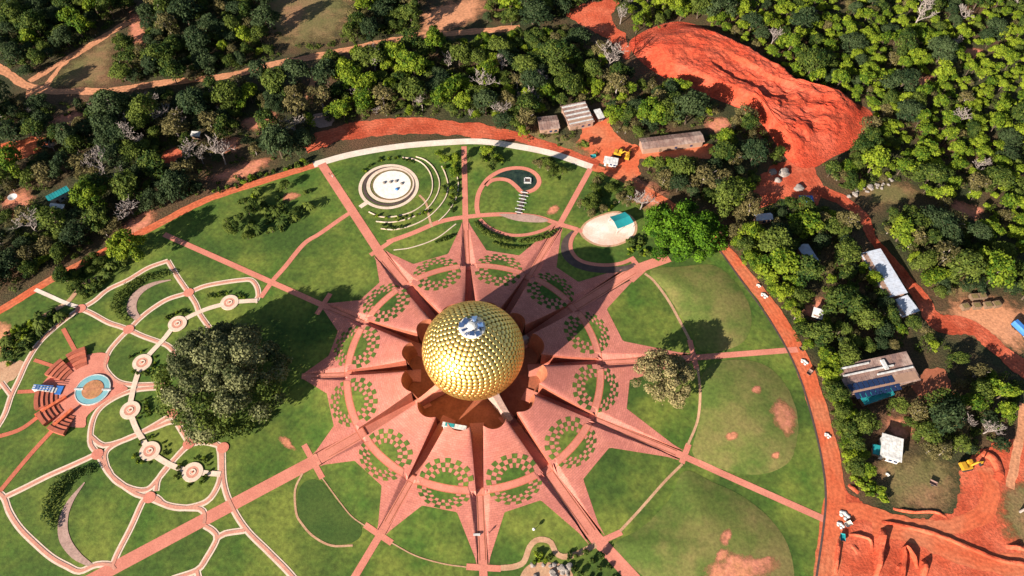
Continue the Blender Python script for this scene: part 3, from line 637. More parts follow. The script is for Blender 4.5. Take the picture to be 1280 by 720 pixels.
for L_ in ((101, 386), (236, 366), (161, 412), (122, 568), (187, 622), (216, 516), (236, 555), (279, 560)):
    c = at(*L_).to_2d(); flat_r = 2.0
    o = MB(); o.lathe([(flat_r, .235), (.01, .235)], 20, c.x, c.y); struct(o.build('path_junction', m_pink))
for L_, w_ in (([(-10, 548), (25, 537), (53, 517)], 1.6), ([(0, 614), (40, 566), (80, 523)], 1.6), ([(79, 411), (86, 424), (97, 444)], 1.6), ([(43, 450), (67, 458)], 1.4), ([(22, 490), (46, 489)], 1.5)): ribbon('red_path', L_, w_, m_pinkd, 0.06)
ribbon('bead_path', [(322, 376), (304, 377), (287, 379), (255, 388), (222, 405), (205, 424), (188, 442), (178, 454), (170, 475), (165, 495), (163, 513), (170, 535), (180, 552), (187, 564), (205, 577), (222, 585), (241, 590), (276, 593)], 1.9, m_white, 0.25)
ribbon('footpath', [(44, 362), (62, 370), (80, 378), (98, 384)], 1.6, m_conc, 0.12); ribbon('footpath', [(20, 420), (40, 404), (60, 392), (84, 378), (98, 362), (110, 352), (128, 347)], 1.8, m_beige, 0.06)
ribbon('crescent_path', [(214, 350), (195, 354), (178, 362), (167, 374), (165, 388), (173, 399)], [.4, 1.6, 2.8, 3.6, 3.6, 2.2], m_greyp, 0.06)
ribbon('crescent_path', [(106, 603), (88, 627), (79, 651), (81, 674), (95, 694), (114, 707)], [.4, 2.0, 3.0, 3.2, 2.6, 1.2], m_greyp, 0.06)

# amphitheatre court: paving, terraces of benches, fountain
COURT = at(112, 487).to_2d()
flat('court_paving', [(137, 446), (128, 441), (112, 443), (97, 448), (80, 456), (64, 468), (53, 480), (46, 492), (48, 508), (56, 520), (70, 529), (84, 533), (106, 534), (108, 522), (118, 512), (135, 500), (150, 492), (160, 486), (150, 479), (138, 472), (132, 462)], m_pink, 0.10)
for k, (a0, a1, lab) in enumerate(((112, 134, 'uppermost of the red bench blocks round the fountain court'), (140, 164, 'red bench block just above the blue runner at the fountain court'), (186, 209, 'red bench block just below the blue runner at the fountain court'),
                                   (215, 234, 'red bench block between two low orange walls by the court'), (240, 262, 'lowest red bench block beside the fountain court'))):
    root = thing('terrace_seating', lab, 'terrace seating', (COURT.x, COURT.y, .1))
    for s in range(5):
        r0 = 10.8 + s * 1.5; m = MB(); z = .25 + .30 * s
        m.lathe([(r0, 0), (r0, z), (r0 + 1.45, z), (r0 + 1.45, 0)], 14, 0, 0, 0, radians(a0), radians(a1)); 
        for a in (a0, a1):
            c, q = cos(radians(a)), sin(radians(a)); m.add([(r0 * c, r0 * q, 0), (r0 * c, r0 * q, z), ((r0 + 1.45) * c, (r0 + 1.45) * q, z), ((r0 + 1.45) * c, (r0 + 1.45) * q, 0)], [(0, 1, 2, 3)])
        m.build('bench_step', m_pinkd if s % 2 else m_wall, root)
for (a, b), lab in ((((46, 521), (84, 497)), 'low orange wall running beside the two lowest bench blocks towards the court'), (((64, 538), (92, 513)), 'low orange wall just above the lowest bench block by the court')):
    p, q = at(*a).to_2d(), at(*b).to_2d(); d = q - p; root = thing('low_wall', lab, 'wall', (p.x, p.y, 0), atan2(d.y, d.x))
    MB().box(d.length / 2, 0, 0, d.length, .9, 1.2).build('wall_body', m_pinkd, root); MB().box(d.length / 2, 0, 1.2, d.length + .1, 1.1, .15).build('coping', m_road, root)
p, q = at(45, 487).to_2d(), at(75, 489).to_2d(); d = q - p
root = thing('blue_runner', 'long blue and white cloth laid down the steps between the bench blocks', 'runner', (p.x, p.y, 0), atan2(d.y, d.x))
m = MB(); L_ = d.length
for k in range(8): m.box(L_ * (k + .5) / 9, 0, 0, L_ / 9 - .02, 2.0, 2.3 - .25 * k)
m.build('cloth', m_steel, root); MB().box(L_ * .95, .2, .1, 2.6, 3.4, .35).build('platform', m_blue, root)
for k in range(3): MB().box(L_ * .42, -.75 + k * .75, 2.31 - .0, L_ * .8, .28, .03).build('stripe', m_blue, root)
c = at(116.5, 487.5).to_2d(); root = thing('fountain', 'round blue ring pool with an orange island in the bench court', 'fountain', (c.x, c.y, .1))
m = MB(); m.lathe([(6.2, 0), (6.2, .4), (5.9, .4), (5.9, 0)], 40); m.build('basin_rim', m_steel, root); m = MB(); m.lathe([(5.9, .3), (3.7, .3)], 40); m.build('water', m_water, root)
m = MB(); m.lathe([(3.8, .1), (3.8, .42), (.01, .5)], 36); m.build('island', m_soil, root)
for s in (-1, 1): MB().box(s * 5.0, 0, .3, 3.2, .7, .25).build('bridge_slab', m_steel, root)

BEADS = [(287, 378.5, 'the end of the white walk past the banyan top'), (222, 405, 'the second bead of the white walk, above the banyan'), (178, 453.5, 'the third bead of the white walk, left of the banyan'), (163, 513, 'the fourth bead, on the oval lawn facing the fountain'), (187.5, 564, 'the fifth bead of the white walk, below the banyan'), (241, 590.5, 'the last bead, on the oval lawn nearest the broad walk')]
for x, y, lab in BEADS:
    c = at(x, y).to_2d(); root = thing('round_plaza', 'round white rimmed plaza at ' + lab, 'plaza', (c.x, c.y, .1))
    m = MB(); m.lathe([(3.5, 0), (3.5, .24), (2.1, .24), (2.1, .2)], 30); m.build('white_rim', m_white, root)
    m = MB(); m.lathe([(2.12, .22), (1.1, .22)], 26); m.build('paving_band', m_pale_pink, root)
    m = MB(); m.lathe([(1.15, .1), (1.15, .34), (.85, .34), (.85, .28), (.01, .28)], 20); m.build('basin', m_white, root); m = MB(); m.lathe([(.4, .28), (.4, .42), (.01, .5)], 12); m.build('stone', m_pinkd, root)

# circular gravel garden with its curved garden walls
GC = at(490, 231).to_2d()
def ring_px(name, cx, cy, r, w, mat, base, a0=None, a1=None):
    c = at(cx, cy).to_2d()
    if a0 is None: return ribbon(name, [c + pol(r, 2 * pi * k / 40) for k in range(40)], w, mat, base, closed=True, world=True)
    return ribbon(name, [c + pol(r, radians(a0 + (a1 - a0) * k / 30)) for k in range(31)], w, mat, base, world=True)
m = MB(); m.lathe([(8.2, .14), (.01, .14)], 40, GC.x, GC.y); struct(m.build('gravel_circle', m_gravel))
ring_px('ring_path', 488, 231, 9.6, 1.6, m_white, .10); ring_px('ring_path', 486, 233, 12.4, 1.4, m_white, .10); ring_px('ring_bed', 487, 232, 11, 1.3, m_darkst, .06); ring_px('ring_bed', 490, 231, 8.6, .8, m_dryg, .16)
for k, (L_) in enumerate(([(461, 265), (475, 271), (492, 271), (515, 265), (532, 253), (540, 238), (539, 220), (530, 206), (517, 199), (503, 197)], [(470, 277), (490, 278), (515, 272), (535, 260), (547, 242), (549, 226), (542, 210), (531, 200), (520, 196)],
                         [(476, 286), (495, 287), (520, 280), (540, 268), (556, 249), (560, 232), (556, 216), (552, 208)], [(548, 277), (560, 265), (570, 248), (573, 232), (571, 218)])):
    c_ = catmull(W(L_), False, 1.5); m = MB(); pts = [p for p, _ in c_]; vs = []
    for i, p in enumerate(pts):
        d = (pts[min(i + 1, len(pts) - 1)] - pts[max(0, i - 1)]).normalized(); nn = Vector((-d.y, d.x)) * .2
        vs += [(p.x - nn.x, p.y - nn.y, 0), (p.x - nn.x, p.y - nn.y, .32), (p.x + nn.x, p.y + nn.y, .32), (p.x + nn.x, p.y + nn.y, 0)]
    m.add(vs, [(4 * i + s, 4 * i + s + 1, 4 * i + s + 5, 4 * i + s + 4) for i in range(len(pts) - 1) for s in range(3)])
    tag(m.build('garden_wall', m_white), ['innermost low curved wall', 'second low curved wall out', 'third low curved wall out', 'outermost and shortest low curved wall'][k] + ' round the gravel circle', 'garden wall')
ribbon('footpath', [(524, 244), (530, 250), (534, 258), (536, 270), (540, 284)], 1.0, m_beige, 0.07); ribbon('footpath', [(450, 259), (459, 253)], 2.0, m_white, 0.07)
ribbon('garden_border', [(492, 313), (515, 310), (545, 299), (570, 280)], .5, m_white, .05)
m = MB(); rng = random.Random(2)
for k in range(5):
    x, y = [(480, 229), (488, 228), (495, 227), (502, 230), (496, 237)][k]; c = at(x, y).to_2d(); rk = MB()
    rk.lathe([(.7, 0), (.8, .35), (.5, .7), (.01, .8)], 9, c.x, c.y, 0)
    tag(rk.build('boulder', m_rock if k < 4 else m_blue), ['first grey boulder of the row on the white gravel circle', 'second grey boulder of the row on the gravel circle', 'third grey boulder of the row on the gravel circle', 'last grey boulder of the row on the gravel circle', 'low blue basin on the white gravel circle'][k], 'boulder')
# pond garden
ribbon('pond_path', [(598, 270), (596, 258), (598, 243), (604, 231), (613, 221), (628, 213), (645, 210), (660, 212), (671, 219), (674, 228), (669, 236), (660, 240), (652, 240), (645, 233), (636, 226), (625, 224), (614, 226), (607, 232)], 2.0, m_pink, 0.07)
flat('pond', [(618, 220), (632, 214), (646, 212), (660, 215), (669, 222), (671, 229), (666, 235), (657, 238), (650, 236), (643, 230), (634, 223), (624, 221)], m_pond, 0.05)
ribbon('pond_path', [(600, 274), (610, 284), (624, 291), (640, 295), (660, 294), (680, 288), (694, 280)], 1.6, m_pink, 0.06)
flat('lens_paving', [(624, 268), (645, 268), (665, 269), (685, 275), (680, 278), (662, 278), (645, 276), (632, 272)], m_greyp, 0.16)
c = at(659.5, 226).to_2d(); root = thing('square_platform', 'white square frame standing in the dark pond', 'platform', (c.x, c.y, .05))
for k in range(4): MB().box(1.35 * cos(k * pi / 2), 1.35 * sin(k * pi / 2), 0, .45, 3.1 if k % 2 == 0 else 3.1, .55, k * pi / 2).build('frame_beam', m_steel, root)
MB().box(0, 0, 0, 2.2, 2.2, .3).build('deck', m_darkst, root)
a, b = at(648, 268).to_2d(), at(656, 239).to_2d(); d = b - a; root = thing('stepping_bridge', 'dark stepped walkway with white crossbars leading to the pond', 'walkway', (a.x, a.y, 0), atan2(d.y, d.x))
MB().box(d.length / 2, 0, 0, d.length, 1.7, .25).build('deck', m_darkst, root)
for k in range(7): MB().box(d.length * (k + .5) / 7, 0, .25, .28, 4.2 if k % 2 else 3.2, .18).build('crossbar', m_steel, root)
# oval stage with teal canopy, crescent amphitheatre behind
STG = [(728, 291), (732, 281), (742, 274), (755, 269), (770, 266), (785, 270), (793, 280), (792, 292), (783, 300), (768, 306), (750, 306), (736, 300)]
patch('stage_rim', STG, m_beige, .05, 4, grow=1.1); patch('oval_stage', STG, material('stage_paving', (.74, .52, .42), (.58, .30, .20), .16, c3=(.78, .66, .58), scale3=.08, fine=(1.5, .12)), 0.10, 6)
ribbon('crescent_path', [(722, 288), (716, 296), (713, 306), (715, 316), (724, 326), (740, 331), (760, 332), (778, 329), (793, 322)], 1.7, m_pink, 0.07)
ribbon('crescent_terrace', [(716, 289), (708, 300), (706, 312), (710, 323), (722, 332), (742, 337), (765, 338), (784, 335), (797, 328)], [1, 2.6, 3.4, 3.6, 3.6, 3.6, 3.2, 2.4, 1], m_darkst, 0.09)
patch('dark_lawn', [(716, 322), (726, 312), (745, 309), (765, 309), (782, 315), (790, 322), (775, 327), (755, 329), (735, 328)], m_lawn, 0.03, 4)
ribbon('radial_path', [(722, 287), (728, 290)], 2.0, m_pink, .08); ribbon('cross_path', [(790, 324), (798, 334)], 2.4, m_pink, .09)
zc = 3.2; c4 = [at(x, y, zc).to_2d() for x, y in ((762, 271), (781, 265), (792, 278), (772, 286))]; cc = sum(c4, Vector((0, 0))) / 4
root = thing('stage_canopy', 'teal sheet canopy on poles over the pale oval stage', 'canopy', (cc.x, cc.y, 0))
N = 8; vs = []
for i in range(N + 1):
    for j in range(N + 1):
        u, v = i / N, j / N; p = (c4[0] * (1 - u) + c4[1] * u) * (1 - v) + (c4[3] * (1 - u) + c4[2] * u) * v - cc; vs.append((p.x, p.y, zc + .9 * (1 - abs(2 * v - 1)) - .25 * sin(pi * u)))
o = mesh_object('sheet', vs, [(i * (N + 1) + j, (i + 1) * (N + 1) + j, (i + 1) * (N + 1) + j + 1, i * (N + 1) + j + 1) for i in range(N) for j in range(N)], m_teal, root)
sm = o.modifiers.new('thickness', 'SOLIDIFY'); sm.thickness = .06
for p in c4: MB().tube([(p.x - cc.x, p.y - cc.y, 0), (p.x - cc.x, p.y - cc.y, zc)], [.08, .08]).build('pole', m_steel, root)
# entry awning between petals below the dome
p0 = at(568, 526, 0).to_2d(); t = (RIB[6] + RIB[7]) / 2 ; ca = pol(25.6, RIB[7] + radians(11.5)); root = thing('entry_awning', 'teal and white awning spanning the crater edge below the dome', 'awning', (ca.x, ca.y, 4.2), t + pi / 2)
MB().box(0, 0, .6, 8.5, 1.7, .18).build('roof_sheet', m_steel, root); MB().box(-1.6, .1, .79, 3.2, 1.2, .12).build('teal_panel', m_teal, root)
for s in (-3.9, 3.9): MB().box(s, 0, -3.5, .25, .25, 4.1).build('post', m_steel, root)

# ------------------------------------------------------------------ buildings
def building(name, label, cat, corners, h, roof_m, wall_m, kind='flat', seams=0, over=.5, pitch=.9, extra=None):
    """corners: the roof's four corners as seen in the photograph, the first two along one short end"""
    c4 = [at(x, y, h).to_2d() for x, y in corners]; c = sum(c4, Vector((0, 0))) / 4
    ax = ((c4[2] + c4[3]) - (c4[0] + c4[1])) / 2; ln = ax.length; wd = ((c4[1] - c4[0]).length + (c4[2] - c4[3]).length) / 2; rz = atan2(ax.y, ax.x)
    root = thing(name, label, cat, (c.x, c.y, 0), rz)
    MB().box(0, 0, 0, ln - 2 * over, wd - 2 * over, h - .2).build('wall', wall_m, root)
    def rz_at(y): return h + (pitch * (1 - abs(y) / (wd / 2)) if kind == 'gable' else pitch * (y / wd))
    m = MB(); n = 12; vs = []
    for i in range(n + 1):
        y = -wd / 2 + wd * i / n
        vs += [(-ln / 2, y, rz_at(y)), (ln / 2, y, rz_at(y)), (ln / 2, y, rz_at(y) - .15), (-ln / 2, y, rz_at(y) - .15)]
    m.add(vs, [(4 * i + s, 4 * i + (s + 1) % 4, 4 * i + 4 + (s + 1) % 4, 4 * i + 4 + s) for i in range(n) for s in range(4)] + [(3, 2, 1, 0), (4 * n, 4 * n + 1, 4 * n + 2, 4 * n + 3)])
    if seams:
        for k in range(1, seams):
            x = -ln / 2 + ln * k / seams
            for i in range(n):
                y0 = -wd / 2 + wd * i / n; y1 = y0 + wd / n
                m.add([(x - .06, y0, rz_at(y0) + .07), (x + .06, y0, rz_at(y0) + .07), (x + .06, y1, rz_at(y1) + .07), (x - .06, y1, rz_at(y1) + .07), (x - .06, y0, rz_at(y0) - .02), (x + .06, y0, rz_at(y0) - .02), (x + .06, y1, rz_at(y1) - .02), (x - .06, y1, rz_at(y1) - .02)], [(0, 1, 2, 3), (0, 3, 7, 4), (2, 1, 5, 6), (0, 4, 5, 1), (3, 2, 6, 7)])
    roof = m.build('roof', roof_m, root)
    m = MB(); m.box(-ln * .2, -wd / 2 + over - .04, 0, 1.1, .12, 2.0); m.build('door', m_crate, root)
    for k in (.05, .3): MB().box(ln * k, -wd / 2 + over - .04, 1.0, 1.2, .12, 1.0).build('window', m_solar, root)
    if extra: extra(root, ln, wd, rz_at)
    return root
def slats(n, wdt, axis, m_):
    def f(root, ln, wd, rz_at):
        for k in range(n):
            y = -wd / 2 + wd * (k + .5) / n
            MB().box(0, y, rz_at(y) + .12, ln * .94, wdt, .2).build('roof_slat', m_, root)
    return f
building('long_shed', 'long pale blue metal roof shed beside the red road, main length', 'shed', [(1075, 316), (1101, 311), (1133, 367), (1110, 371)], 4.5, m_roofw, m_brickw, seams=14, pitch=1.0)
building('long_shed', 'lower short end of the pale blue shed, stepped below the long roof', 'shed', [(1112, 375), (1135, 370), (1150, 391), (1128, 394)], 3.4, m_roofw, m_brickw, seams=6, pitch=.8)
building('cabin', 'small white metal cabin half under trees, above the long shed', 'cabin', [(997, 308), (1010, 305), (1024, 325), (1010, 330)], 3.4, m_roofw, m_brickw, seams=6, kind='gable')
building('cabin', 'small white cabin by the ring road with a roof slanting through the treetops', 'cabin', [(1012, 394), (1020, 385), (1032, 390), (1026, 397)], 3.2, m_steel, m_brickw, seams=5)
def solar(root, ln, wd, rz_at):
    for r in range(2):
        for k in range(9):
            x, y = -ln * .44 + k * 2.0 + r * 1.2, -wd * .28 + r * -3.2
            o = MB().box(x, y, rz_at(y) + .25, 1.7, 2.7, .1).build('solar_panel', m_solar, root)
    for y, x0, l in ((wd * .36, -ln * .28, ln * .42), (wd * .12, -ln * .12, ln * .7), (-wd * .06, ln * .22, ln * .5)): MB().box(x0, y, rz_at(y) + .3, l, .55, .5).build('duct', m_steel, root)
    MB().box(ln * .12, wd * .2, rz_at(wd * .2) + .3, 1.4, wd * .34, .6).build('duct', m_steel, root)
building('workshop', 'rusty roofed workshop carrying white ducts and rows of dark solar panels', 'workshop', [(1054, 494), (1052, 458), (1138, 440), (1146, 474)], 5, m_rust, m_brickw, seams=16, pitch=1.2, extra=solar)
building('lean_to', 'low teal roof lean-to below the solar panels of the workshop', 'lean-to', [(1078, 508), (1074, 488), (1112, 478), (1116, 492)], 3, m_teal, m_brickw, pitch=.5)
building('white_house', 'white roofed house at the top of the dry meadow', 'house', [(1098, 568), (1105, 543), (1130, 549), (1127, 578)], 3.6, m_steel, m_steel, seams=6, pitch=.7)
MB_ = building('lean_to', 'small dark teal lean-to against the white roofed house', 'lean-to', [(1090, 566), (1092, 556), (1102, 557), (1100, 569)], 2.4, m_teal, m_brickw, pitch=.3)
building('slatted_shed', 'weathered shed with white slats laid across its roof', 'shed', [(711, 158), (702, 133), (731, 128), (744, 150)], 4, m_rust, m_brickw, seams=8, pitch=1.2, extra=slats(5, .9, 0, m_steel))
building('dark_hut', 'small dark brown roofed hut next to the slatted shed', 'hut', [(674, 163), (672, 146), (697, 144), (699, 160)], 3.4, m_rust, m_brickw, kind='gable', seams=8)
building('cabin', 'tiny white topped cabin on the far side of the slatted shed', 'cabin', [(746, 149), (744, 137), (752, 136), (754, 146)], 2.8, m_steel, m_brickw, pitch=.5)
building('long_house', 'long low grey brown roofed house beside the orange yard with diggers', 'house', [(802, 187), (800, 173), (876, 164), (880, 177)], 3.6, m_rust, m_brickw, kind='gable', seams=18)
building('teal_house', 'teal roofed house in the dark woods at the edge of the picture', 'house', [(57, 252), (60, 245), (84, 231), (86, 239)], 4, m_teal, m_steel, seams=8, kind='gable')
building('cabin', 'white flat roofed cabin at the foot of the teal roofed house', 'cabin', [(60, 262), (62, 254), (80, 256), (78, 264)], 3, m_steel, m_brickw, pitch=.4)
building('site_cabin', 'white rounded site cabin at the corner of the concrete path', 'cabin', [(756, 203), (754, 195), (771, 198), (774, 206)], 2.6, m_steel, m_steel, seams=5, pitch=.3)
building('cabin', 'small white roofed cabin lost among the bare trees at the trail', 'cabin', [(238, 170), (239, 164), (250, 165), (250, 170)], 2.8, m_steel, m_brickw, pitch=.4)
building('cabin', 'small greyish cabin among the trees on the way to the boulder yard', 'cabin', [(944, 276), (944, 268), (964, 266), (966, 274)], 3.2, m_roofw, m_brickw, kind='gable', seams=5)
# tarpaulin, rocks, crates, tank
c = at(1274, 414).to_2d(); root = thing('covered_truck', 'truck under a rounded blue tarpaulin parked on the pale yard', 'truck', (c.x, c.y, 0), radians(-62))
m = MB(); n = 8
for k in range(n + 1): pass
prof = [(-1.3, 1.0), (-1.3, 2.4), (-.8, 3.0), (.8, 3.0), (1.3, 2.4), (1.3, 1.0)]
m.add([(x, y, z) for x in (-3.6, 2.4) for y, z in prof], [(i, i + 1, i + 7, i + 6)[::-1] for i in range(5)] + [tuple(range(6)), tuple(range(11, 5, -1))]); m.build('tarpaulin', m_blue, root)
MB().box(-.5, 0, .55, 6.2, 2.3, .5).build('chassis', m_black, root); m = MB(); m.add([(x, y, z) for y in (-1.1, 1.1) for x, z in ((2.6, .6), (4.4, .6), (4.4, 1.7), (3.8, 2.6), (2.6, 2.6))], [(0, 1, 2, 3, 4), (9, 8, 7, 6, 5)] + [(i, i + 5, (i + 1) % 5 + 5, (i + 1) % 5) for i in range(5)]); m.build('cab', m_steel, root)
for x in (-2.5, -1.3, 3.4):
    for y in (-1.1, 1.1): MB().tube([(x, y - .15, .5), (x, y + .15, .5)], [.5, .5], 14).build('wheel', m_black, root)
for k, (x, y) in enumerate(((1216, 373), (1226, 372), (1205, 385), (1219, 384), (1233, 383), (1244, 382))):
    c = at(x, y).to_2d(); root = thing('pallet_stack', ['pallet stack at the back of the yard beside one more', 'pallet stack at the back of the yard, farther along', 'front row pallet stack nearest the trees', 'front row pallet stack, second along', 'front row pallet stack, third along', 'front row pallet stack nearest the blue truck'][k], 'pallet stack', (c.x, c.y, 0), .18 + .08 * (k % 3 - 1), 'stacks of pallets on the pale yard')
    for s in range(3):
        m = MB(); m.box(0, 0, s * .62, 3.0, 2.5, .5)
        o = m.build('pallet', m_crate, root)
        m = MB(); m.box(0, 0, s * .62 + .5, 2.4, 1.9, .06); m.build('board', m_dryg, o)
def rock_mesh(rng, r):
    bm = bmesh.new(); bmesh.ops.create_icosphere(bm, subdivisions=2, radius=1); o = rng.uniform(0, 99)
    for v in bm.verts:
        k = 1 + .45 * noise.noise(v.co * 1.1 + Vector((o, 0, 0))) + .2 * noise.noise(v.co * 3 + Vector((o, 5, 0))); v.co = Vector((v.co.x * r * k * 1.2, v.co.y * r * k, max(-.1, v.co.z * r * k * .7 + r * .3)))
    me = bpy.data.meshes.new('rock'); bm.to_mesh(me); bm.free(); me.materials.append(m_rock); return me
rng = random.Random(11); rocks = [rock_mesh(rng, r) for r in (1, 1, 1, 1)]
def rock(x, y, s, label, group=None, m_=None):
    c = at(x, y).to_2d(); o = bpy.data.objects.new('rock', rng.choice(rocks)); COL.objects.link(o); o.location = (c.x, c.y, 0); o.scale = (s, s, s); o.rotation_euler = (0, 0, rng.uniform(0, 6)); tag(o, label, 'rock', group); return o
for x, y, s, l in ((966, 216, 1.7, 'pale grey rock heap nearest the trees in the boulder yard'), (979, 217, 2.2, 'largest grey rock heap in the red boulder yard'), (972, 226, 1.5, 'grey rock heap below the largest one in the boulder yard'), (998, 236, 1.9, 'white grey rock heap standing alone beside the blue tarpaulin'), (844, 202, 1.5, 'pale rock heap below the long low house')): rock(x, y, s, l)
for k in range(26):
    u = k / 25; x = 1062 + 52 * u + rng.uniform(-4, 4); y = 246 - 18 * u + rng.uniform(-5, 5); rock(x, y, rng.uniform(.5, 1.05), 'loose grey brown rock in the long bank of stones below the earth mound', 'rocks of the stone bank')
for x, y, l in ((1008, 249, 'crumpled blue tarpaulin beside the white grey rock heap'),):
    c = at(x, y).to_2d(); m = MB(); N = 10; vs = [(c.x + (i / N - .5) * 6, c.y + (j / N - .5) * 4, .2 + .9 * max(0, 1 - ((i / N - .5) ** 2 + (j / N - .5) ** 2) * 4) + .2 * noise.noise(Vector((i, j, 0)) * .5)) for i in range(N + 1) for j in range(N + 1)]
    tag(mesh_object('tarpaulin', vs, [(i * (N + 1) + j, (i + 1) * (N + 1) + j, (i + 1) * (N + 1) + j + 1, i * (N + 1) + j + 1) for i in range(N) for j in range(N)], m_blue), l, 'tarpaulin')
def excavator(x, y, rz, label, s=1.0):
    c = at(x, y).to_2d(); root = thing('excavator', label, 'excavator', (c.x, c.y, 0), rz); root.scale = (s, s, s)
    for d in (-1, 1):
        m = MB(); m.add([(a, d * 1.15 + b, z) for b in (-.3, .3) for a, z in ((-1.9, .5), (-1.5, .05), (1.5, .05), (1.9, .5), (1.5, .95), (-1.5, .95))], [tuple(range(6)), tuple(range(11, 5, -1))] + [(i, (i + 1) % 6, (i + 1) % 6 + 6, i + 6) for i in range(6)]); m.build('track', m_black, root)
    m = MB(); m.box(-.4, 0, .95, 3.4, 2.5, .9); m.box(-1.3, -.1, 1.85, 1.5, 2.3, .5); m.build('body', m_yellow, root)
    cb = MB().box(.7, .7, 1.85, 1.3, 1.0, 1.3).build('cab', m_yellow, root); MB().box(1.36, .7, 2.1, .06, .8, .8).build('windscreen', m_solar, cb)
    m = MB(); m.tube([(1.0, -.2, 1.6), (2.6, -.2, 3.6), (4.4, -.2, 3.2)], [.35, .32, .25], 4); m.build('boom', m_yellow, root)
    m = MB(); m.tube([(4.3, -.2, 3.3), (5.0, -.2, 1.2)], [.26, .18], 4); m.build('dipper', m_yellow, root)
    m = MB(); m.add([(a, b, z) for b in (-.75, .35) for a, z in ((4.7, 1.3), (5.5, 1.2), (5.3, .4), (4.6, .3))], [(0, 1, 2, 3), (7, 6, 5, 4)] + [(i, (i + 1) % 4, (i + 1) % 4 + 4, i + 4) for i in range(4)]); m.build('bucket', m_black, root)
excavator(773, 194, radians(-20), 'yellow digger on the orange yard nearest the white site cabin'); excavator(784, 198, radians(70), 'yellow digger on the orange yard nearest the long low house', .8); excavator(1206, 584, radians(12), 'yellow digger at the edge of the dry meadow on the dirt road', 1.1)
# building material and small vehicles along the ring road
def sacks(x, y, s, label):
    c = at(x, y).to_2d(); root = thing('sack_pile', label, 'sacks', (c.x, c.y, .05))
    for k in range(7):
        a = k * 2.4; r = .35 + .3 * (k % 3); b = MB(); b.lathe([(.01, 0), (.4 * s, .05), (.5 * s, .25), (.3 * s, .42), (.01, .5)], 9, r * cos(a) * s, r * sin(a) * s); b.build('sack', m_steel, root, smooth=True)
for x, y, s, l in ((948, 357, .8, 'faint small pile of white sacks on the ring road, the far one of two'), (955, 369, 1.25, 'bright pile of white sacks at the outer edge of the ring road'), (1005, 452, 1.2, 'white sack pile on the road just below the end of the straight walk'), (1034, 544, 1.0, 'white sack pile alone at the outer edge of the narrow road'), (1055, 643, 1.5, 'large white sack pile at the junction of red roads'), (1050, 656, 1.1, 'white sack pile below the large one at the junction'), (1109, 593, .6, 'tiny white sack pile alone on the dry meadow')): sacks(x, y, s, l)
def cart(x, y, rz, label, m_):
    c = at(x, y).to_2d(); root = thing('handcart', label, 'cart', (c.x, c.y, .06), rz)
    m = MB(); m.add([(a * w, b * v, z) for z, w, v in ((.6, 1, .6), (1.2, 1.25, .8)) for a, b in ((-1, -1), (1, -1), (1, 1), (-1, 1))], [(3, 2, 1, 0), (0, 1, 5, 4), (1, 2, 6, 5), (2, 3, 7, 6), (3, 0, 4, 7)]); m.build('tray', m_, root)
    for s in (-.75, .75): MB().tube([(0, s - .08, .45), (0, s + .08, .45)], [.45, .45], 12).build('wheel', m_black, root)
    for s in (-.5, .5): MB().tube([(1, s, .8), (2.2, s, .95)], [.05, .05], 5).build('handle', m_black, root)
for x, y, rz, l, m_ in ((1002, 437, .3, 'dark handcart on the ring road where the straight walk ends', m_rust), (1011, 467, .9, 'dark handcart on the ring road below the white sacks', m_rust), (1052, 673, 1.4, 'teal handcart on the red earth below the white sacks', m_teal), (1059, 656, .4, 'grey handcart among the white sacks at the junction', m_conc), (1165, 605, -.5, 'lone dark handcart on the dry meadow', m_rust), (741, 197, .2, 'teal handcart at the end of the concrete path', m_teal)): cart(x, y, rz, l, m_)
c = at(596, 669).to_2d(); root = thing('bench', 'white slab bench on the shaded slope below the dome', 'bench', (c.x, c.y, Hv(c.x, c.y)), .05)
MB().box(0, 0, .4, 2.2, .7, .15).build('seat', m_steel, root)
for s in (-.8, .8): MB().box(s, 0, -.1, .25, .6, .5).build('leg', m_steel, root)
def post_lamp(x, y, label):
    c = at(x, y).to_2d(); root = thing('garden_lamp', label, 'lamp', (c.x, c.y, Hv(c.x, c.y)))
    MB().tube([(0, 0, 0), (0, 0, 1.4)], [.09, .07], 8).build('post', m_darkst, root); m = MB(); m.lathe([(.01, 1.3), (.4, 1.45), (.55, 1.8), (.4, 2.15), (.01, 2.3)], 14); m.build('globe', m_steel, root, smooth=True)
post_lamp(667, 664, 'white globe lamp on the lawn above the looping footpath')
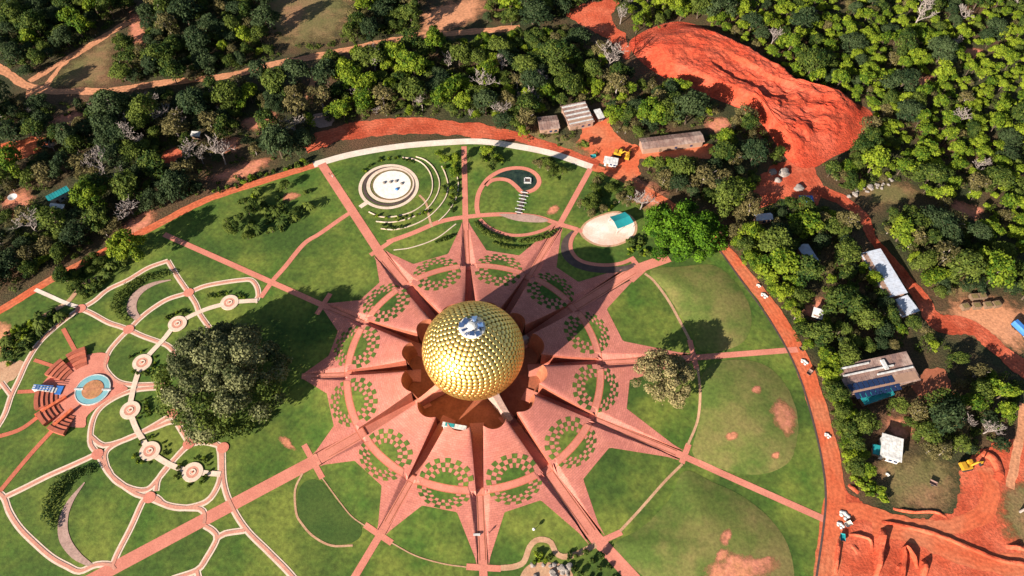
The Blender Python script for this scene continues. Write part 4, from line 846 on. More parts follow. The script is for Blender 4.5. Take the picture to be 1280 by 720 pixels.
def person(x, y, rz, label, top, trousers):
    c = at(x, y).to_2d(); me = bpy.data.meshes.new('person'); V = [(0, 0, .95), (0, 0, 1.2), (0, 0, 1.42), (0, 0, 1.52), (.02, 0, 1.66), (0, .19, 1.40), (.05, .27, 1.12), (.12, .25, .88), (0, -.19, 1.40), (.02, -.27, 1.12), (.1, -.26, .88), (0, .1, .9), (.1, .11, .5), (.05, .11, .06), (.17, .11, .03), (0, -.1, .9), (-.06, -.11, .5), (-.16, -.11, .07), (-.04, -.11, .03), (.03, 0, 1.76)]
    E_ = [(0, 1), (1, 2), (2, 3), (3, 4), (4, 19), (2, 5), (5, 6), (6, 7), (2, 8), (8, 9), (9, 10), (0, 11), (11, 12), (12, 13), (13, 14), (0, 15), (15, 16), (16, 17), (17, 18)]
    me.from_pydata(V, E_, []); o = bpy.data.objects.new('person', me); COL.objects.link(o)
    R = [.15, .14, .15, .06, .10, .075, .05, .035, .075, .05, .035, .1, .07, .045, .04, .1, .07, .045, .04, .08]
    o.modifiers.new('skin', 'SKIN'); o.modifiers.new('smooth', 'SUBSURF').levels = 1
    for k, r in enumerate(R): me.skin_vertices[0].data[k].radius = (r, r)
    me.skin_vertices[0].data[0].use_root = True; me.materials.append(trousers); o.location = (c.x, c.y, Hv(c.x, c.y) + .05); o.rotation_euler = (0, 0, rz); tag(o, label, 'person')
    return o
person(611, 667, .6, 'person in dark clothes walking on the sunlit slope below the dome', m_darkst, m_darkst)
person(412, 219, 2.1, 'person in dark clothes on the straight walk near the concrete path, ahead of another', m_darkst, m_darkst); person(416, 222, 2.1, 'person in white on the straight walk behind one in dark clothes', m_steel, m_steel); person(580, 207, 1.6, 'person in dark clothes alone on the walk beside the gravel garden walls', m_darkst, m_darkst)
c = at(21, 253).to_2d(); root = thing('satellite_dish', 'round white dish in the dark woods beside the teal roofed house', 'dish', (c.x, c.y, 3))
m = MB(); m.lathe([(.01, .0), (1.0, .15), (1.9, .6), (1.95, .6), (1.0, .05), (.01, -.1)], 18); m.build('bowl', m_steel, root, smooth=True); MB().tube([(0, 0, -3), (0, 0, 0)], [.12, .1], 6).build('mast', m_darkst, root)

# ------------------------------------------------------------------ trees, shrubs, woods
import numpy as np
l_bright = leaf_material('leaf_bright', (0.038, 0.085, 0.006), (0.225, 0.275, 0.018), .30)
l_mid = leaf_material('leaf_mid', (0.016, 0.040, 0.007), (0.115, 0.145, 0.022), .32)
l_dark = leaf_material('leaf_dark', (0.012, 0.028, 0.010), (0.060, 0.085, 0.030), .25)
l_olive = leaf_material('leaf_olive', (0.055, 0.052, 0.018), (0.185, 0.150, 0.055), .25)
l_beige = leaf_material('leaf_beige', (0.085, 0.075, 0.028), (0.34, 0.275, 0.125), .2)
l_big = leaf_material('leaf_vivid', (0.020, 0.065, 0.004), (0.120, 0.230, 0.010), .1)
l_ban = leaf_material('leaf_greyish', (0.038, 0.052, 0.017), (0.240, 0.240, 0.105), .05)
l_pinkish = leaf_material('twig_pink', (0.20, 0.13, 0.10), (0.50, 0.38, 0.32), .2, .05)

def leaf_quads(rng, lobes, n, size, flat_=.0, vis=True):
    """n leaf clumps spread over the shells of the lobes; returns corner array (n,4,3) and tints"""
    lob = np.array([[*c, r, t] for c, r, t in lobes]); w = lob[:, 3] ** 2; idx = rng.choice(len(lob), n, p=w / w.sum())
    d = rng.normal(size=(n, 3)); d[:, 2] = np.abs(d[:, 2]) * 1.1 - .45 * rng.random(n); d /= np.linalg.norm(d, axis=1)[:, None]
    rr = lob[idx, 3] * (1.02 - .42 * rng.random(n) ** 2.2) * (1 + .14 * rng.normal(size=n)); p = lob[idx, :3] + d * rr[:, None] * np.array([1, 1, .82])
    keep = np.ones(n, bool)
    for c in lob: keep &= np.linalg.norm((p - c[:3]) / np.array([1, 1, .82]), axis=1) > c[3] * .62
    p, d, idx = p[keep], d[keep], idx[keep]; n = len(p)
    nn = d + rng.normal(size=(n, 3)) * .55 + np.array([0, 0, .25]); nn /= np.linalg.norm(nn, axis=1)[:, None]
    a = np.cross(nn, rng.normal(size=(n, 3))); a /= np.linalg.norm(a, axis=1)[:, None]; b = np.cross(nn, a)
    s = (size * rng.uniform(.55, 1.25, n))[:, None]; q = (size * rng.uniform(.4, .9, n))[:, None]
    Q = np.stack([p - a * s - b * q * .5, p + a * .15 * s - b * q, p + a * s + b * q * .3, p - a * .2 * s + b * q], 1)
    t = np.clip(lob[idx, 4] + rng.normal(size=n) * .21, 0, 1)
    return Q, t
def leaf_mesh(name, Q, t, mat):
    n = len(Q); me = bpy.data.meshes.new(name); me.vertices.add(n * 4); me.vertices.foreach_set('co', Q.reshape(-1).astype('f'))
    me.loops.add(n * 4); me.loops.foreach_set('vertex_index', np.arange(n * 4, dtype='i')); me.polygons.add(n); me.polygons.foreach_set('loop_start', np.arange(0, n * 4, 4, dtype='i')); me.polygons.foreach_set('loop_total', np.full(n, 4, 'i'))
    a = me.attributes.new('tint', 'FLOAT', 'POINT'); a.data.foreach_set('value', np.repeat(t, 4).astype('f')); me.materials.append(mat); me.update(); me.validate(); return me
def crown_lobes(rng, R, H, n, rl=(.17, .46), base=.45):
    """lobes of a crown of radius R whose top is at height H"""
    L = [((0, 0, H - R * .72), R * .58, .45)]
    ox = oy = 0; st = rng.uniform(.8, 1.25); two = rng.random() < .6; oa = rng.uniform(0, 6.28)
    for k in range(n):
        if two and k % 3 == 0: ox, oy = R * .42 * cos(oa), R * .42 * sin(oa)
        else: ox = oy = 0
        a = 2.4 * k + rng.uniform(-.5, .5); u = sqrt((k + .6) / n); r = R * rng.uniform(*rl)
        x, y = (R - r * .75) * u * cos(a) * rng.uniform(.8, 1.12), (R - r * .75) * u * sin(a) * rng.uniform(.8, 1.12)
        z = H - r * rng.uniform(.7, 1.5) - R * .6 * u * u * rng.uniform(.5, 1.7); L.append(((x * st + ox, y / st + oy, max(r * .8, z * (.86 if ox else 1))), r, float(np.clip(.5 + rng.normal() * .22, .1, .9))))
    return L
def trunk_mesh(name, R, H, rng, mat, limbs=5, r0=.32):
    m = MB(); hz = H * .45; m.tube([(0, 0, -.1), (.05 * R, 0, hz * .5), (0, .04 * R, hz)], [r0, r0 * .75, r0 * .6], 7)
    for k in range(limbs):
        a = 2 * pi * k / limbs + rng.uniform(-.4, .4); l = R * rng.uniform(.5, .8)
        m.tube([(0, 0, hz * rng.uniform(.6, .95)), (l * .5 * cos(a), l * .5 * sin(a), hz + (H - hz) * .3), (l * cos(a), l * sin(a), hz + (H - hz) * .6)], [r0 * .5, r0 * .32, r0 * .12], 5)
    me = bpy.data.meshes.new(name); me.from_pydata(m.v, [], m.f); me.materials.append(mat); return me
def bare_mesh(name, R, H, rng, mat, twigs=230, r0=.26):
    m = MB()
    def grow(p, d, l, r, depth):
        q = p + d * l * .55 + Vector((rng.uniform(-1, 1), rng.uniform(-1, 1), rng.uniform(-.3, .6))) * l * .08; e = q + (d + Vector((rng.uniform(-.3, .3), rng.uniform(-.3, .3), .12))).normalized() * l * .5
        m.tube([p, q, e], [r, r * .78, r * .55], 4 if depth > 1 else 6, cap=False)
        if depth < 4:
            for k in range(4 if depth < 2 else 3):
                a = rng.uniform(0, 2 * pi); nd = (d * .55 + Vector((cos(a), sin(a), rng.uniform(.0, .55))) * .8).normalized(); grow(e if k else q, nd, l * rng.uniform(.58, .75), max(.07, r * .55), depth + 1)
    grow(Vector((0, 0, -.1)), Vector((0, 0, 1)), H * .42, r0, 0)
    me = bpy.data.meshes.new(name); me.from_pydata(m.v, [], m.f); me.materials.append(mat); return me
nrng = np.random.default_rng(4)
class Kind: pass
KINDS = {}
def kind(key, name, mat, R, H, n, size, lobes, variants=4, bark=None, r0=.3, **kw):
    K = Kind(); K.name, K.R, K.crowns, K.trunks = name, R, [], []
    for v in range(variants):
        L = crown_lobes(nrng, R, H, lobes, **kw); Q, t = leaf_quads(nrng, L, n, size); K.crowns.append(leaf_mesh('crown', Q, t, mat)); K.trunks.append(trunk_mesh('trunk', R, H, nrng, bark or m_bark, r0=r0))
    KINDS[key] = K; K.mat = mat
kind('plantation', 'plantation_tree', l_bright, 2.9, 6.6, 1300, .30, 12, 7, r0=.2)
kind('broad', 'broadleaf_tree', l_mid, 4.6, 9.5, 3000, .36, 26, 6)
kind('vivid', 'leafy_tree', l_bright, 4.2, 8.5, 2500, .36, 21, 5)
kind('dark', 'dense_tree', l_dark, 5.2, 10, 3300, .38, 28, 5)
kind('olive', 'dry_tree', l_olive, 4.2, 8.0, 1300, .34, 18, 4, bark=m_pale)
kind('shrub', 'shrub', l_mid, 1.4, 1.9, 220, .30, 5, 4, r0=.08)
kind('shrubb', 'shrub', l_bright, 1.3, 1.8, 200, .30, 5, 3, r0=.08)
K = Kind(); K.name, K.R, K.crowns, K.trunks, K.mat = 'bare_tree', 4.0, [], [bare_mesh('branches', 4.2, 9.5, nrng, m_pale) for _ in range(4)], m_pale; KINDS['bare'] = K

EXC = []      # (points, half width) of roads, and outlines to keep clear
def clear_line(L, w): EXC.append(([p for p, _ in catmull(W(L), False, 3)], w))
clear_line([(-90, 436), (0, 386), (60, 350), (120, 318), (200, 277), (260, 247), (330, 224), (400, 203), (500, 180), (590, 174), (690, 189), (745, 208)], 3.5)
clear_line([(902, 309), (934, 346), (966, 388), (993, 432), (1011, 475), (1028, 530), (1040, 580), (1044, 620)], 4.2)
for L_, w_ in (([(-14, 76), (34, 107), (67, 114), (141, 113), (201, 104)], 4), ([(289, 94), (343, 80), (430, 63), (520, 45), (610, 38)], 3.5), ([(37, 102), (84, 74), (128, 47), (160, 28)], 3.5), ([(400, 172), (470, 160), (540, 157), (600, 163)], 6.5),
               ([(1006, 205), (1024, 236), (1052, 250), (1078, 270), (1092, 300), (1119, 331), (1152, 374), (1172, 402), (1215, 410), (1250, 438), (1295, 474)], 5.5), ([(1280, 505), (1276, 540), (1268, 580)], 3), ([(386, 130), (396, 90)], 3), ([(745, 160), (760, 175), (800, 190), (880, 185)], 5), ([(172, 20), (174, 56)], 4),
               ([(1080, 318), (1105, 318), (1118, 345), (1140, 388), (1110, 350), (1090, 318)], 5), ([(1066, 470), (1138, 456)], 5), ([(1075, 500), (1112, 486)], 4), ([(1100, 560), (1128, 560)], 5), ([(706, 148), (740, 140)], 6), ([(676, 155), (698, 153)], 4.5), ([(806, 182), (874, 170)], 4), ([(58, 250), (86, 235)], 5), ([(64, 258), (78, 260)], 3), ([(1003, 312), (1018, 325)], 3.5), ([(1016, 394), (1028, 390)], 2.5), ([(950, 270), (962, 270)], 3), ([(965, 220), (985, 222), (1000, 240)], 6), ([(762, 200), (785, 195)], 5), ([(243, 167), (248, 167)], 3), ([(312, 152), (340, 146)], 3.5), ([(75, 152), (105, 146)], 3.5), ([(165, 285), (188, 268)], 3), ([(8, 255), (32, 246)], 4), ([(275, 182), (294, 180)], 4), ([(212, 196), (220, 196)], 3.5), ([(258, 228), (300, 210), (330, 202)], 3.5), ([(886, 158), (905, 152)], 3), ([(1010, 390), (1026, 382)], 3), ([(1195, 258), (1222, 266)], 4), ([(1145, 103), (1160, 101)], 3), ([(1205, 66), (1225, 68)], 3), ([(21, 253), (22, 253)], 3)):
    clear_line(L_, w_)
POLYX = [[p.to_2d() for p in map(lambda q: at(*q), L_)] for L_ in ([(60, 100), (130, 50), (138, 108), (70, 110)], [(0, 184), (62, 174), (40, 192), (0, 204)], [(332, -20), (430, -20), (440, 38), (400, 56), (352, 56)], [(522, 22), (560, 4), (606, -8), (600, 18), (570, 33)], [(712, 14), (768, 2), (780, 45), (784, 72), (764, 50)], [(1180, 398), (1200, 376), (1250, 374), (1285, 392), (1285, 436), (1245, 430)], [(1084, 592), (1100, 578), (1150, 566), (1196, 582), (1200, 700), (1040, 700), (1045, 606)], [(1200, 590), (1238, 562), (1285, 572), (1285, 720), (1200, 720)])]
_c, _rad = MOUND; POLYX.append([_c + pol(_rad[k] * 1.0, 2 * pi * k / 180) for k in range(0, 180, 4)])
def inside(p, poly):
    r = False; n = len(poly)
    for i in range(n):
        a, b = poly[i], poly[i - 1]
        if (a[1] > p[1]) != (b[1] > p[1]) and p[0] < (b[0] - a[0]) * (p[1] - a[1]) / (b[1] - a[1]) + a[0]: r = not r
    return r
def blocked(x, y, r):
    d_ = (Vector((x, y)) - CAM.to_2d()).normalized() * r * 1.0
    return blocked_at(x, y, r) or (r > 2 and (blocked_at(x + d_.x * .6, y + d_.y * .6, r) or blocked_at(x + d_.x * 1.3, y + d_.y * 1.3, r * .6)))
def blocked_at(x, y, r):
    p = Vector((x, y)); k = r * .28
    for pts, w in EXC:
        if (pts[0] - p).length > 400: continue
        for q in pts:
            if abs(q.x - x) < w + k and abs(q.y - y) < w + k and (q - p).length < w + k: return True
    return any(inside((x, y), poly) for poly in POLYX)
PLACED = {}
def free(x, y, r):
    gx, gy = int(x // 8), int(y // 8)
    for i in (-1, 0, 1):
        for j in (-1, 0, 1):
            for (a, b, s) in PLACED.get((gx + i, gy + j), ()):
                if hypot(a - x, b - y) < (r + s) * .52: return False
    return True
def put(x, y, r): PLACED.setdefault((int(x // 8), int(y // 8)), []).append((x, y, r))
ZONES = [   # outline of the crowns in the photograph, mix of kinds, how closely grown
    ([(785, -14), (1295, -14), (1295, 320), (1200, 285), (1150, 232), (1105, 222), (1096, 190), (1100, 150), (1085, 128), (1040, 112), (1000, 96), (960, 70), (920, 45), (870, 24), (820, 26), (790, 38)], {'plantation': 74, 'broad': 8, 'dark': 8, 'olive': 6, 'bare': 2}, 1.0, 'plantation'),
    ([(-14, -14), (172, -14), (160, 22), (120, 42), (80, 70), (40, 92), (-14, 74)], {'broad': 48, 'dark': 40, 'vivid': 8, 'olive': 6}, 1, 'top left wood'),
    ([(183, -14), (330, -14), (310, 30), (350, 62), (345, 76), (290, 88), (200, 100), (150, 108), (140, 85), (150, 45), (185, 50)], {'broad': 45, 'dark': 40, 'vivid': 6, 'olive': 16}, 1, 'wood between the trails'),
    ([(330, -14), (520, -14), (500, 40), (430, 58), (380, 60), (320, 40)], {'broad': 30, 'dark': 20, 'olive': 20}, .42, 'dry meadow'),
    ([(440, -14), (530, -14), (520, 25), (530, 40), (440, 52)], {'broad': 50, 'dark': 30, 'vivid': 12}, 1, 'wood at the far edge'),
    ([(-14, 122), (40, 128), (140, 122), (290, 104), (385, 84), (388, 180), (340, 205), (260, 235), (200, 262), (130, 305), (60, 340), (-14, 372)], {'broad': 30, 'dark': 42, 'vivid': 3, 'olive': 26, 'bare': 8}, .95, 'dark wood'),
    ([(402, 84), (440, 68), (520, 52), (620, 44), (700, 30), (735, 50), (770, 80), (790, 110), (780, 130), (700, 128), (665, 140), (660, 158), (610, 152), (520, 148), (470, 150), (410, 158), (400, 120)], {'vivid': 32, 'broad': 40, 'dark': 14, 'olive': 18, 'bare': 3}, 1, 'bright wood'),
    ([(610, -14), (790, -14), (785, 12), (740, 0), (700, 18), (650, 26), (606, 20)], {'vivid': 22, 'broad': 40, 'dark': 30}, 1, 'wood at the far edge'),
    ([(758, 92), (800, 88), (850, 112), (900, 130), (940, 150), (965, 178), (985, 200), (950, 215), (905, 222), (880, 200), (880, 172), (800, 170), (768, 160), (760, 130)], {'dark': 26, 'broad': 26, 'vivid': 8, 'olive': 26}, 1, 'wood under the mound'),
    ([(800, 205), (870, 200), (950, 218), (945, 245), (930, 262), (900, 262), (870, 240), (830, 236)], {'broad': 32, 'dark': 30, 'olive': 22, 'vivid': 5}, .9, 'wood behind the vivid tree'),
    ([(902, 290), (926, 262), (985, 250), (1060, 256), (1078, 285), (1072, 310), (1105, 360), (1125, 395), (1160, 405), (1195, 445), (1140, 436), (1090, 440), (1050, 446), (1024, 444), (1004, 410), (966, 372), (934, 335), (908, 308)], {'broad': 44, 'vivid': 22, 'dark': 16, 'olive': 12}, 1, 'wood inside the right road'),
    ([(1092, 274), (1130, 260), (1180, 275), (1295, 322), (1295, 375), (1250, 360), (1200, 366), (1165, 368), (1140, 340), (1110, 306)], {'broad': 44, 'dark': 24, 'olive': 22, 'vivid': 10}, .95, 'wood above the yard'),
    ([(1040, 150), (1100, 150), (1110, 222), (1060, 240), (1034, 232), (1028, 210)], {'broad': 40, 'olive': 25, 'vivid': 12}, .8, 'scrub at the mound foot'),
    ([(1016, 440), (1046, 444), (1060, 500), (1085, 512), (1092, 545), (1085, 575), (1060, 598), (1050, 560), (1036, 510)], {'vivid': 50, 'broad': 50}, 1.05, 'belt along the ring road'),
    ([(1118, 498), (1150, 505), (1200, 500), (1205, 470), (1195, 445), (1240, 440), (1295, 470), (1295, 560), (1262, 560), (1215, 565), (1180, 572), (1150, 560), (1130, 540)], {'broad': 40, 'dark': 22, 'olive': 26, 'vivid': 8, 'bare': 3}, .8, 'garden of the workshop'),
    ([(620, 160), (700, 160), (750, 178), (745, 196), (690, 186), (640, 172)], {'broad': 30, 'olive': 30, 'vivid': 20}, .6, 'strip behind the concrete path'),
    ([(1240, 610), (1295, 590), (1295, 690), (1262, 660)], {'bare': 30, 'olive': 20, 'broad': 12}, .4, 'scrub by the dirt roads'),
]
LAND = [(34, 107, 'the fork of the pale trail'), (128, 47, 'the upper branch of the pale trail'), (172, 40, 'the small orange clearing'), (289, 94, 'the long pale trail'), (380, 25, 'the far dry meadow'), (30, 186, 'the orange clearing at the picture edge'), (72, 245, 'the teal roofed house'), (245, 165, 'the cabin among bare trees'), (290, 205, 'the bend of the ring road'), (60, 345, 'the dark lower ring road'),
        (395, 110, 'the little side track'), (470, 158, 'the strip of red road'), (560, 22, 'the pink far clearing'), (590, 100, 'the middle of the bright wood'), (650, 40, 'the far end of the trail'), (686, 154, 'the dark brown hut'), (722, 143, 'the slatted shed'), (745, 30, 'the red far clearing'), (820, 35, 'the upper end of the red mound'), (930, 60, 'the shaded flank of the red mound'), (1040, 115, 'the lumpy end of the red mound'), (1080, 160, 'the foot of the red mound'), (838, 177, 'the long low house'), (900, 140, 'the near side of the red mound'), (975, 220, 'the boulder yard'), (850, 285, 'the huge vivid tree'), (955, 272, 'the greyish cabin'), (1010, 317, 'the small white metal cabin'), (1021, 390, 'the cabin by the ring road'), (1110, 350, 'the long pale blue shed'), (1090, 238, 'the bank of stones'), (950, 340, 'the bend of the red ring road'), (1100, 465, 'the workshop'), (1113, 560, 'the white roofed house'), (1050, 540, 'the narrow red ring road'), (1225, 380, 'the pallet stacks'), (1270, 415, 'the blue truck'), (1206, 583, 'the yellow digger by the meadow'), (1165, 520, 'the dark red yard'), (1160, 20, 'the far edge of the plantation'), (1265, 30, 'the far corner of the plantation'), (1260, 140, 'the outer side of the plantation'), (1160, 130, 'the middle of the plantation'), (1220, 230, 'the near half of the plantation'), (1150, 300, 'the red lane above the shed'), (1260, 640, 'the mauve scrub'), (700, 178, 'the end of the concrete path'), (450, 20, 'the far wood edge'), (1180, 260, 'the near rim of the plantation'), (1000, 40, 'the plantation edge above the mound'), (870, 230, 'the shaded gap before the vivid tree')]
LANDW = [(at(x, y).to_2d(), n) for x, y, n in LAND]
LOOK = {'plantation': 'yellow green plantation tree', 'broad': 'mid green broadleaf tree', 'vivid': 'bright green leafy tree', 'dark': 'dark dense crowned tree', 'olive': 'dry olive brown tree', 'bare': 'pale leafless tree'}
CAND = []
trng = random.Random(21)
for zi, (L_, mix, dens, zn) in enumerate(ZONES):
    poly = [at(x, y, 4).to_2d() for x, y in L_]; xs = [p.x for p in poly]; ys = [p.y for p in poly]; area = abs(sum(poly[i - 1].x * poly[i].y - poly[i].x * poly[i - 1].y for i in range(len(poly)))) / 2
    keys = list(mix); ws = [mix[k] for k in keys]
    for _ in range(int(area / 5 * min(1, dens))):
        x, y = trng.uniform(min(xs), max(xs)), trng.uniform(min(ys), max(ys))
        if not inside((x, y), poly): continue
        k = trng.choices(keys, ws)[0]; s = .5 + 1.15 * trng.random() ** 1.5 * (1 if k != 'plantation' else 1.02); r = KINDS[k].R * s
        if dens < .9 and trng.random() > dens: continue
        if not free(x, y, r) or blocked(x, y, r): continue
        put(x, y, r); CAND.append((k, x, y, s))
def px_of(x, y, z=4):
    d = Vector((x, y, z)) - CAM; k = d.dot(_f); return 640 + F * d.dot(RT) / k, 360 - F * d.dot(UP) / k
def add_tree(k, x, y, s, label, cat, group=None, v=None, z=0, sz=None, name=None):
    K = KINDS[k]; root = thing(name or K.name, label, cat, (x, y, z), trng.uniform(0, 6.28), group); a_ = trng.uniform(.82, 1.22); root.scale = (s * a_, s / a_, sz or s * trng.uniform(.75, 1.35))
    v = trng.randrange(max(len(K.crowns), len(K.trunks))) if v is None else v
    for nm, src in (('trunk', K.trunks), ('crown', K.crowns)):
        if src:
            o = bpy.data.objects.new('branches' if k == 'bare' else nm, src[v % len(src)]); COL.objects.link(o); o.parent = root
    return root
def plant_all():
    byland = {}; rest = []; count = {}
    vis = []
    for k, x, y, s in CAND:
        px, py = px_of(x, y)
        if -14 < px < 1294 and -14 < py < 734: vis.append((k, x, y, s))
    vis.sort(key=lambda c: -KINDS[c[0]].R * c[3] / (Vector((c[1], c[2], 0)) - CAM).length)
    for c in vis:
        n = KINDS[c[0]].name; count[n] = count.get(n, 0) + 1
        if count[n] > 296: rest.append(c); continue
        l = min(LANDW, key=lambda l: (l[0] - Vector((c[1], c[2]))).length); byland.setdefault((c[0], l[1]), []).append(((l[0] - Vector((c[1], c[2]))).length, c))
    print('TREES', count, 'rest', len(rest))
    for (k, ln), cs in byland.items():
        cs.sort(key=lambda c: c[0]); big = max(cs, key=lambda c: c[1][3])
        for i, (d, (kk, x, y, s)) in enumerate(cs):
            g = LOOK[k] + 's round ' + ln
            if len(cs) == 1: lab = 'the only ' + LOOK[k] + ' close to ' + ln; g = None
            elif i == 0: lab = LOOK[k] + ' standing nearest to ' + ln
            elif i == 1: lab = LOOK[k] + ' second nearest to ' + ln
            elif i == len(cs) - 1: lab = LOOK[k] + ' farthest out of those round ' + ln
            elif cs[i] is big: lab = 'largest ' + LOOK[k] + ' of those round ' + ln
            else: lab = ('small ' if s < .85 else 'tall ' if s > 1.1 else 'middling ') + LOOK[k] + ' in the stand round ' + ln; g = ('small ' if s < .85 else 'tall ' if s > 1.1 else 'middling ') + g
            add_tree(k, x, y, s, lab, 'tree', g)
    # the trees beyond three hundred of a kind, and the low growth under all of them
    if rest:
        for kk in sorted({c[0] for c in rest}):
          QQ, TT = [], []
          for k, x, y, s in [c for c in rest if c[0] == kk]:
            L = crown_lobes(nrng, KINDS[k].R * s, KINDS[k].R * s * 2.1, 7); Q, t = leaf_quads(nrng, L, 520, .42); QQ.append(Q + np.array([x, y, 0])); TT.append(np.clip(t + nrng.normal() * .16, 0, 1))
          stuff(bpy_link({'plantation': 'plantation_woods', 'broad': 'broadleaf_woods'}.get(kk, 'mixed_woods'), leaf_mesh('woods', np.concatenate(QQ), np.concatenate(TT), KINDS[kk].mat)))
    QQ, TT = [], []; n = 0
    for L_, mix, dens, zn in ZONES:
        poly = [at(x, y, 1).to_2d() for x, y in L_]; xs = [p.x for p in poly]; ys = [p.y for p in poly]; area = abs(sum(poly[i - 1].x * poly[i].y - poly[i].x * poly[i - 1].y for i in range(len(poly)))) / 2
        for _ in range(int(area / 9 * (1.3 if dens > .7 else .9))):
            x, y = trng.uniform(min(xs), max(xs)), trng.uniform(min(ys), max(ys))
            if not inside((x, y), poly) or noise.noise(Vector((x * .05, y * .05, 0))) < -.22 or blocked_at(x, y, .2): continue
            r = trng.uniform(.6, 1.7); Q, t = leaf_quads(nrng, [((x, y, r * .4), r, trng.uniform(.15, .7)), ((x + r * .8, y + trng.uniform(-1, 1), r * .3), r * .7, trng.uniform(.15, .7))], 46, .34); QQ.append(Q); TT.append(t)
    stuff(bpy_link('undergrowth', leaf_mesh('undergrowth', np.concatenate(QQ), np.concatenate(TT), l_mid)))
def bpy_link(name, me):
    o = bpy.data.objects.new(name, me); COL.objects.link(o); return o
plant_all()

# single trees of the garden
def special(name, label, px, lobes_fn, n, size, mat, H, R, r0=.8, parts=None):
    c = at(*px).to_2d(); root = thing(name, label, 'tree', (c.x, c.y, Hv(c.x, c.y)))
    o = bpy_link('trunk', trunk_mesh('trunk', R, H, nrng, m_bark, 7, r0)); o.parent = root
    for nm, L, k, mt in lobes_fn():
        Q, t = leaf_quads(nrng, L, k, size); o = bpy_link(nm, leaf_mesh(nm, Q, t, mt)); o.parent = root
    return root
def banyan():
    r = np.random.default_rng(8); L = [((0, 0, 6), 12, .5)]; G = []
    for k in range(95):
        a = r.uniform(0, 2 * pi); u = sqrt(r.uniform(0, 1)); rr = r.uniform(2.0, 4.0); x, y = 22.5 * u * cos(a) * .97, 21 * u * sin(a)
        z = 20.5 * sqrt(max(0, 1 - u * u * .95)) * r.uniform(.84, 1.06) - rr * .25
        low = (y < -11 and x > -16) or (x > 14 and y < -3) or (x < -16 and y < 4)
        (G if low and r.random() < .5 else L).append(((x, y, max(1.8, z)), rr, float(np.clip(.5 + r.normal() * .25, .05, .95))))
    for k in range(20):
        a = r.uniform(-2.5, -.25); x, y = 22 * cos(a) * r.uniform(.9, 1.03), 20.5 * sin(a) * r.uniform(.92, 1.05); G.append(((x, y, r.uniform(1.2, 3.5)), r.uniform(1.2, 2.2), r.uniform(.2, .7)))
    return [('crown', L, 30000, l_ban), ('fringe_foliage', G, 6500, l_mid)]
special('banyan_tree', 'huge grey green banyan with a bright fringe covering the garden paths', (284, 484), banyan, 0, .50, l_ban, 17, 18, 1.6)
def vivid():
    r = np.random.default_rng(5); L = [((0, 0, 5), 8.5, .5)]
    for k in range(60):
        a = r.uniform(0, 2 * pi); u = sqrt(r.uniform(0, 1)); rr = r.uniform(1.8, 3.3); L.append(((16.2 * u * cos(a), 15.5 * u * sin(a), max(2, 11.5 * sqrt(max(0, 1 - u * u * .9)) * r.uniform(.88, 1.08) - rr * .2)), rr, float(np.clip(.5 + r.normal() * .2, .1, .95))))
    return [('crown', L, 15000, l_big)]
special('spreading_tree', 'huge vivid green tree at the end of the broad walk beside the oval stage', (851, 298), vivid, 0, .52, l_big, 11, 12, 1.0)
def lawn_tree():
    r = np.random.default_rng(6); L = []
    for k in range(58):
        a = r.uniform(0, 2 * pi); u = sqrt(r.uniform(0, 1)); rr = r.uniform(1.4, 2.6); L.append(((10.3 * u * cos(a), 9.6 * u * sin(a), max(2.5, 14.0 * sqrt(max(0, 1 - u * u * .8)) * r.uniform(.8, 1.1) - rr * .2)), rr, float(np.clip(.5 + r.normal() * .2, .1, .95))))
    return [('crown', L, 12500, l_beige)]
special('lawn_tree', 'sparse beige olive tree alone on the lawn casting a round shadow', (824, 484), lawn_tree, 0, .42, l_beige, 12, 9, .5)
def tall():
    r = np.random.default_rng(9); L = []
    for k in range(26):
        a = r.uniform(0, 2 * pi); u = sqrt(r.uniform(0, 1)); rr = r.uniform(1.4, 2.4); L.append(((6.2 * u * cos(a), 6.2 * u * sin(a), 15 * sqrt(max(0, 1 - u * u * .8)) * r.uniform(.75, 1.05)), rr, float(np.clip(.55 + r.normal() * .2, .1, .95))))
    return [('crown', L, 4500, l_bright)]
special('tall_tree', 'tall bright yellow green tree beside the teal roofed house', (122, 262), tall, 0, .46, l_bright, 15, 5, .5)
special('tall_tree', 'bright feathery tree overhanging the dark ring road near the garden corner', (168, 325), tall, 0, .46, l_olive, 14, 5, .5)
special('tall_tree', 'greyish weeping tree with drooping crown above the long low house', (812, 158), tall, 0, .5, l_dark, 15, 5, .5)
for x, y, s, l in ((800, 262, 1.2, 'pinkish leafless tree between the oval stage and the red yard'), (145, 150, 1.3, 'pale leafless tree nearest the pale trail in the dark wood'), (205, 155, 1.1, 'whitest leafless tree left of the small cabin'), (228, 160, 1.2, 'white leafless tree beside the small cabin'), (162, 185, 1.1, 'grey leafless tree alone in the dark wood'), (240, 200, 1.2, 'grey leafless tree above the ring road bend'), (282, 205, 1.5, 'broad pinkish leafless tree at the ring road bend'), (470, 92, 1.3, 'grey leafless tree in the bright wood'), (605, 118, 1.5, 'pinkish leafless tree in the middle of the bright wood'), (625, 150, 1.1, 'small pale leafless tree behind the red strip road'), (775, 30, 1.0, 'mauve leafless tree at the red far clearing'), (1275, 640, 1.8, 'mauve leafless tree at the lower dirt road')):
    c = at(x, y).to_2d(); add_tree('bare', c.x, c.y, s, l, 'tree')
